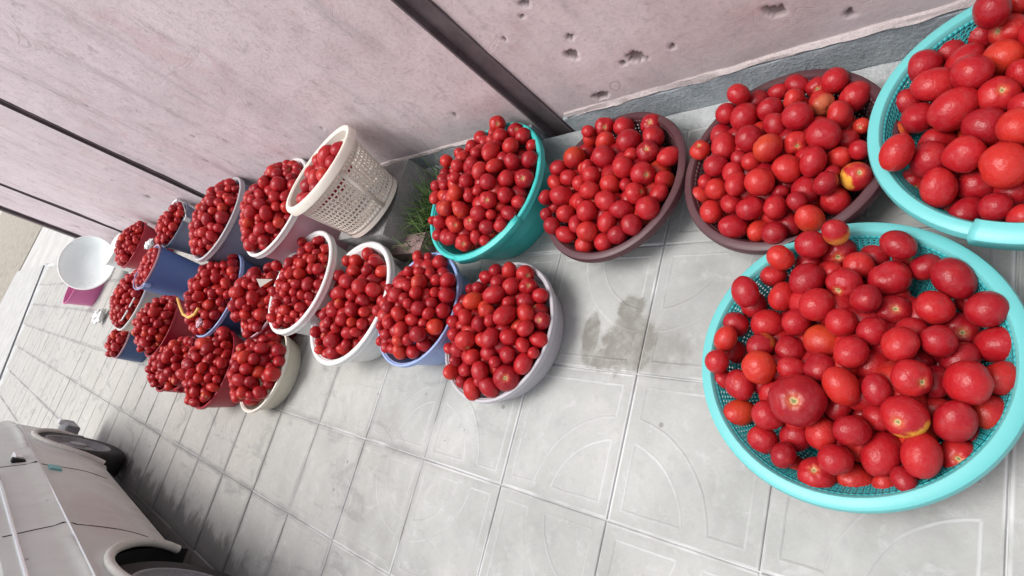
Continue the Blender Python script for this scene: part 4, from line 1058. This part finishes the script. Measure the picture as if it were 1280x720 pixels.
xs = sorted(set(list(np.round(np.linspace(-0.75, 3.5, 110), 4))+[XR-RA, XR+RA, XF-RA, XF+RA]+[xc+RA*math.cos(a) for xc in (XR, XF) for a in np.linspace(0.02, math.pi-0.02, 26)]))
KZ = 26
def body_half(sgn):
    v = []; f = []
    for x in xs:
        zl, zt = zlow(x), ztop(x)
        for q in range(KZ+1):
            z = zl+(zt-zl)*q/KZ; y = side_y(z, x)
            v.append((x, y if sgn > 0 else CW-y, z))
        # hood / deck towards the centre line
        yt = side_y(zt, x)
        for q, t in enumerate((0.06, 0.2, 0.5, 1.0)):
            yy = yt+(CW/2-yt)*t; v.append((x, yy if sgn > 0 else CW-yy, zt+0.05*(1-(1-t)**2)))
    m = KZ+5
    for i in range(len(xs)-1):
        for q in range(m-1):
            a = (i*m+q, (i+1)*m+q, (i+1)*m+q+1, i*m+q+1)
            f.append(a if sgn > 0 else a[::-1])
    # ends
    for e in (0, len(xs)-1):
        ring = [e*m+q for q in range(m)]; n0 = len(v)
        x = xs[e]
        v += [(x, CW/2, zlow(x)), ]
        f.append(tuple(ring+[n0]))
    return G().add(v, f)
g = body_half(1); g2 = body_half(-1); g.add(g2.v, g2.f)
o = part('body', g, M_['paint'], car, angle=38)
# arch lips
for xc in (XR, XF):
    g = G(); pts = []
    for a in np.linspace(-0.15, math.pi+0.25, 34):
        x = xc+(RA)*math.cos(a); z = ZA+RA*math.sin(a)
        if z < .2: continue
        pts.append((x, side_y(max(z, .2), x)-0.004, z))
    g.tube(pts, [0.019]*len(pts), 10); part('wheel_arch_lip', g, M_['archlip'], car)
    g = G(); pr = []
    v = []; f = []
    A = np.linspace(-0.05, math.pi+0.05, 30)
    for a in A:
        for yy in (0.012, 0.26): v.append((xc+(RA+.004)*math.cos(a), yy, ZA+(RA+.004)*math.sin(a)))
    for i in range(len(A)-1): f.append((2*i, 2*i+1, 2*i+3, 2*i+2))
    n0 = len(v); v += [(xc+(RA+.004)*math.cos(a), 0.26, ZA+(RA+.004)*math.sin(a)) for a in A]; f.append(tuple(n0+i for i in range(len(A))))
    g.add(v, f); part('wheel_housing', g, M_['under'], car)
g = G(); g.box(-0.7, 3.3, 0.30, CW-0.30, 0.16, 0.40); g.box(0.42, 2.04, 0.06, CW-0.06, 0.17, 0.30); part('underbody', g, M_['under'], car, smooth=False)
# wheels
def wheel(x, y, sgn, steer=0.0):
    w_ = part('wheel', G().lathe([(0.19,-.085),(0.262,-.092),(0.292,-.078),(0.306,-.05),(0.309,0),(0.306,.05),(0.292,.078),(0.262,.092),(0.19,.085)], 56), M_['rubber'], car)
    w_.location = (x, y, ZC); w_.rotation_euler = (math.pi/2*sgn, 0, steer)
    g = G(); g.lathe([(0.202, .080), (0.200, .088), (0.186, .088), (0.176, .062), (0.15, .045), (0.10, .060), (0.055, .072), (0.05, .084), (0.001, .088)], 48)
    part('rim', g, M_['alloy'], w_)
    g = G()
    for q in range(8):
        a = q*math.pi/4
        g.lathe([(0.105, .064), (0.135, .056), (0.135, .050)], 2, a0=a, a1=a+.22)
    part('vent', g, M_['under'], w_)
    return w_
wheel(XR-0.06, 0.105, 1); wheel(XF+0.04, 0.075, 1, 0.0); wheel(XR, CW-0.06, -1); wheel(XF, CW-0.06, -1)
# crease highlight strip, belt moulding, door gaps, handle, lamp
def along(z, x0, x1, r, name, mat, off=0.0, n=40, z1=None):
    pts = []
    for q in range(n+1):
        x = x0+(x1-x0)*q/n; zz = z+((z1-z) if z1 is not None else 0)*q/n; pts.append((x, side_y(zz, x)-off, zz))
    return part(name, G().tube(pts, r, 8), mat, car)
along(0.805, -0.5, 1.52, 0.0085, 'belt_moulding', M_['chrome'], 0.002)
along(0.645, -0.6, 3.2, 0.0045, 'crease_highlight', M_['lamp'], -0.001, z1=0.61)  # pale strip painting in the bright highlight along the body crease, no real trim
def gap(x, z0, z1, bow=0.0, name='door_gap'):
    pts = []
    for q in range(21):
        t = q/20; z = z0+(z1-z0)*t; xx = x+bow*math.sin(t*math.pi); pts.append((xx, side_y(z, xx)+0.002, z))
    return part(name, G().tube(pts, 0.0045, 6), M_['under'], car)
gap(1.66, 0.27, 0.84, 0.03); gap(0.52, 0.30, 0.84, 0.05)
g = G(); g.box(1.575, 1.665, side_y(.56, 1.6)-0.012, side_y(.56, 1.6)+0.004, 0.525, 0.585, 0.004); part('tape_patch', g, M_['tape'], car)
g = G(); g.box(1.78, 1.90, side_y(.7, 1.8)-0.022, side_y(.7, 1.8)+0.01, 0.685, 0.73, 0.006); part('side_repeater', g, M_['lamp'], car)
g = G(); g.box(1.74, 1.79, side_y(.7, 1.8)-0.014, side_y(.7, 1.8)+0.01, 0.675, 0.74, 0.004); part('repeater_base', g, M_['under'], car)
# bumpers
g = G(); g.box(3.22, 3.50, -0.012, 0.20, 0.185, 0.285, 0.012); part('bumper_corner', g, M_['alloy'], car)
g = G(); g.box(3.40, 3.47, -0.018, 0.02, 0.27, 0.31, 0.006); part('corner_reflector', g, M_['lamp'], car)
def bumper(x0, x1, name):
    g = G(); pts = []
    sgn = 1 if x1 > x0 else -1
    v = []; f = []
    path = [(x0, side_y(.3, x0)-0.012), (x0+(x1-x0)*.55, side_y(.3, x0+(x1-x0)*.55)-0.008), (x1-sgn*0.05, 0.20), (x1, 0.36), (x1+sgn*.02, CW/2), (x1, CW-0.36), (x1-sgn*.05, CW-0.20), (x0+(x1-x0)*.55, CW-side_y(.3, x0)+0.0), (x0, CW-side_y(.3, x0)+0.012)]
    for (x, y) in path:
        for z, e in ((.17, 0.02), (.20, 0), (.40, 0), (.43, 0.02)):
            dy = e if y < 0.3 else (-e if y > CW-.3 else 0); dxx = -sgn*e if 0.3 <= y <= CW-.3 else 0
            v.append((x+dxx, y+dy, z))
    for i in range(len(path)-1):
        for q in range(3): f.append((i*4+q, (i+1)*4+q, (i+1)*4+q+1, i*4+q+1))
    g.add(v, f); o = part(name, g, M_['alloy'], car); solidify(o, 0.02, 0); return o
bumper(2.98, 3.56, 'front_bumper'); bumper(-0.50, -0.82, 'rear_bumper')
# greenhouse
g = G()
prof = [(2.15, .875), (1.35, 1.36), (0.15, 1.38), (-0.45, .90)]
def gh(prof, y0, inset):
    v = []
    for (x, z) in prof:
        t = (z-.88)/.5; yi = y0+inset*t; v.append((x, yi, z))
    for (x, z) in prof:
        t = (z-.88)/.5; yi = CW-y0-inset*t; v.append((x, yi, z))
    return v
v = gh(prof, 0.085, 0.14)
g.add(v, [(0,1,2,3),(7,6,5,4),(0,4,5,1),(2,6,7,3)]); part('windows', g, M_['glass'], car, smooth=False)
g = G(); g.box(0.12, 1.38, 0.225, CW-0.225, 1.365, 1.405, 0.012); part('roof', g, M_['paint'], car)
for a, b in (((2.15,.875),(1.35,1.38)), ((0.85,.87),(0.80,1.38)), ((-0.45,.90),(0.15,1.38))):
    for sgn in (1, -1):
        p = []
        for t in np.linspace(0, 1, 6):
            x = a[0]+(b[0]-a[0])*t; z = a[1]+(b[1]-a[1])*t; y = 0.083+0.14*((z-.88)/.5); p.append((x, y if sgn > 0 else CW-y, z))
        part('pillar', G().tube(p, 0.028, 8), M_['paint'], car)
for yy in (0.12, CW-0.42):
    g = G(); g.box(3.44, 3.535, yy, yy+0.30, 0.47, 0.62, 0.02); part('headlight', g, M_['lamp'], car)
    g = G(); g.box(-0.77, -0.72, yy+.02, yy+0.28, 0.52, 0.70, 0.01); part('tail_light', g, M_['red'], car)

# ------------------------------------------------------------------ weeds
n = N('grass_blade'); p = n.pos(); rn_ = n.noise(p, 25, 3)
n.set(Base_Color=n.ramp(rn_, [(0.3, (0.045, 0.095, 0.022)), (0.55, (0.09, 0.17, 0.04)), (0.75, (0.26, 0.27, 0.10))]), Roughness=0.55)
M_['grass'] = n.m
n = N('dry_stalk'); n.set(Base_Color=(0.22, 0.18, 0.12), Roughness=0.8); M_['dry'] = n.m
def blades(cx, cy, sx, sy, count, lmin, lmax, lean, name, label, mat, wd=0.0042, z=0.0, kind='stuff', cat='grass', bend=0.5):
    g = G()
    for q in range(count):
        x = cx+random.gauss(0, sx); y = max(cy+random.gauss(0, sy), WY+0.03); a = random.uniform(0, 2*math.pi); L = random.uniform(lmin, lmax)
        d = Vector((math.cos(a), math.sin(a), 0)); ln = random.uniform(*lean); side = Vector((-d.y, d.x, 0)); v = []; S = 6
        for k in range(S+1):
            t = k/S; h = L*t; th = ln*(0.4+bend*t)
            P = Vector((x, y, z))+d*(h*math.sin(th))+Vector((0, 0, h*math.cos(th)))
            ww = wd*(1-t**1.6)+0.0003; v += [P-side*ww+d*0, P+Vector((0,0,ww*.5)), P+side*ww]
        f = []
        for k in range(S):
            for c in range(2): f.append((k*3+c, k*3+c+1, k*3+c+4, k*3+c+3))
        g.add(v, f)
    o = part(name, g, mat); return tag(o, label, cat, kind=kind)
blades(1.16, -1.00, 0.055, 0.085, 330, 0.08, 0.23, (0.3, 1.3), 'grass', 'ragged green grass tuft growing between the concrete block and the sea green basin', M_['grass'])
blades(1.20, -0.92, 0.05, 0.04, 70, 0.05, 0.13, (0.5, 1.4), 'grass', 'shorter grass spilling over the half buried brick', M_['grass'])
blades(1.10, -1.17, 0.12, 0.03, 16, 0.10, 0.30, (0.1, 0.7), 'weed_stalks', 'thin dry weed stalks leaning against the wall by the sea green basin', M_['dry'], wd=0.0014, cat='weeds')
blades(6.2, -1.17, 0.5, 0.03, 40, 0.10, 0.35, (0.1, 0.9), 'dry_weeds', 'straggly dry weeds along the wall foot near the farthest red basin', M_['dry'], wd=0.004, cat='weeds')
# rubble and soil round the block
g = G()
for q in range(90):
    x = random.gauss(1.12, 0.12); y = random.gauss(-1.08, 0.09)
    if y < WY+.03: continue
    s = random.uniform(.004, .016); v = []; 
    for a in range(8):
        v.append((x+s*(1 if a & 1 else -1)*random.uniform(.5, 1), y+s*(1 if a & 2 else -1)*random.uniform(.5, 1), s*.5+s*.7*(1 if a & 4 else -1)*random.uniform(.5, 1)))
    g.add(v, [(0,2,3,1),(4,5,7,6),(0,1,5,4),(2,6,7,3),(0,4,6,2),(1,3,7,5)])
tag(part('rubble', g, M_['cement'], smooth=False), 'loose grey mortar crumbs round the grass tuft', 'rubble', kind='stuff')
g = G(); NX = 26; v = []
for a in range(NX):
    for b in range(NX):
        x = 0.93+0.42*a/(NX-1); y = WY+0.01+0.42*b/(NX-1); e = min(a, b+8, NX-1-a, NX-1-b)/6
        e = min(1, e); v.append((x, y, -0.006+0.020*e*(0.6+mnoise.noise(Vector((x*9, y*9, 2))))+0.006*mnoise.noise(Vector((x*40, y*40, 2)))))
g.add(v, [(a*NX+b, (a+1)*NX+b, (a+1)*NX+b+1, a*NX+b+1) for a in range(NX-1) for b in range(NX-1)])
tag(part('soil', g, M_['blockm']), kind='structure')
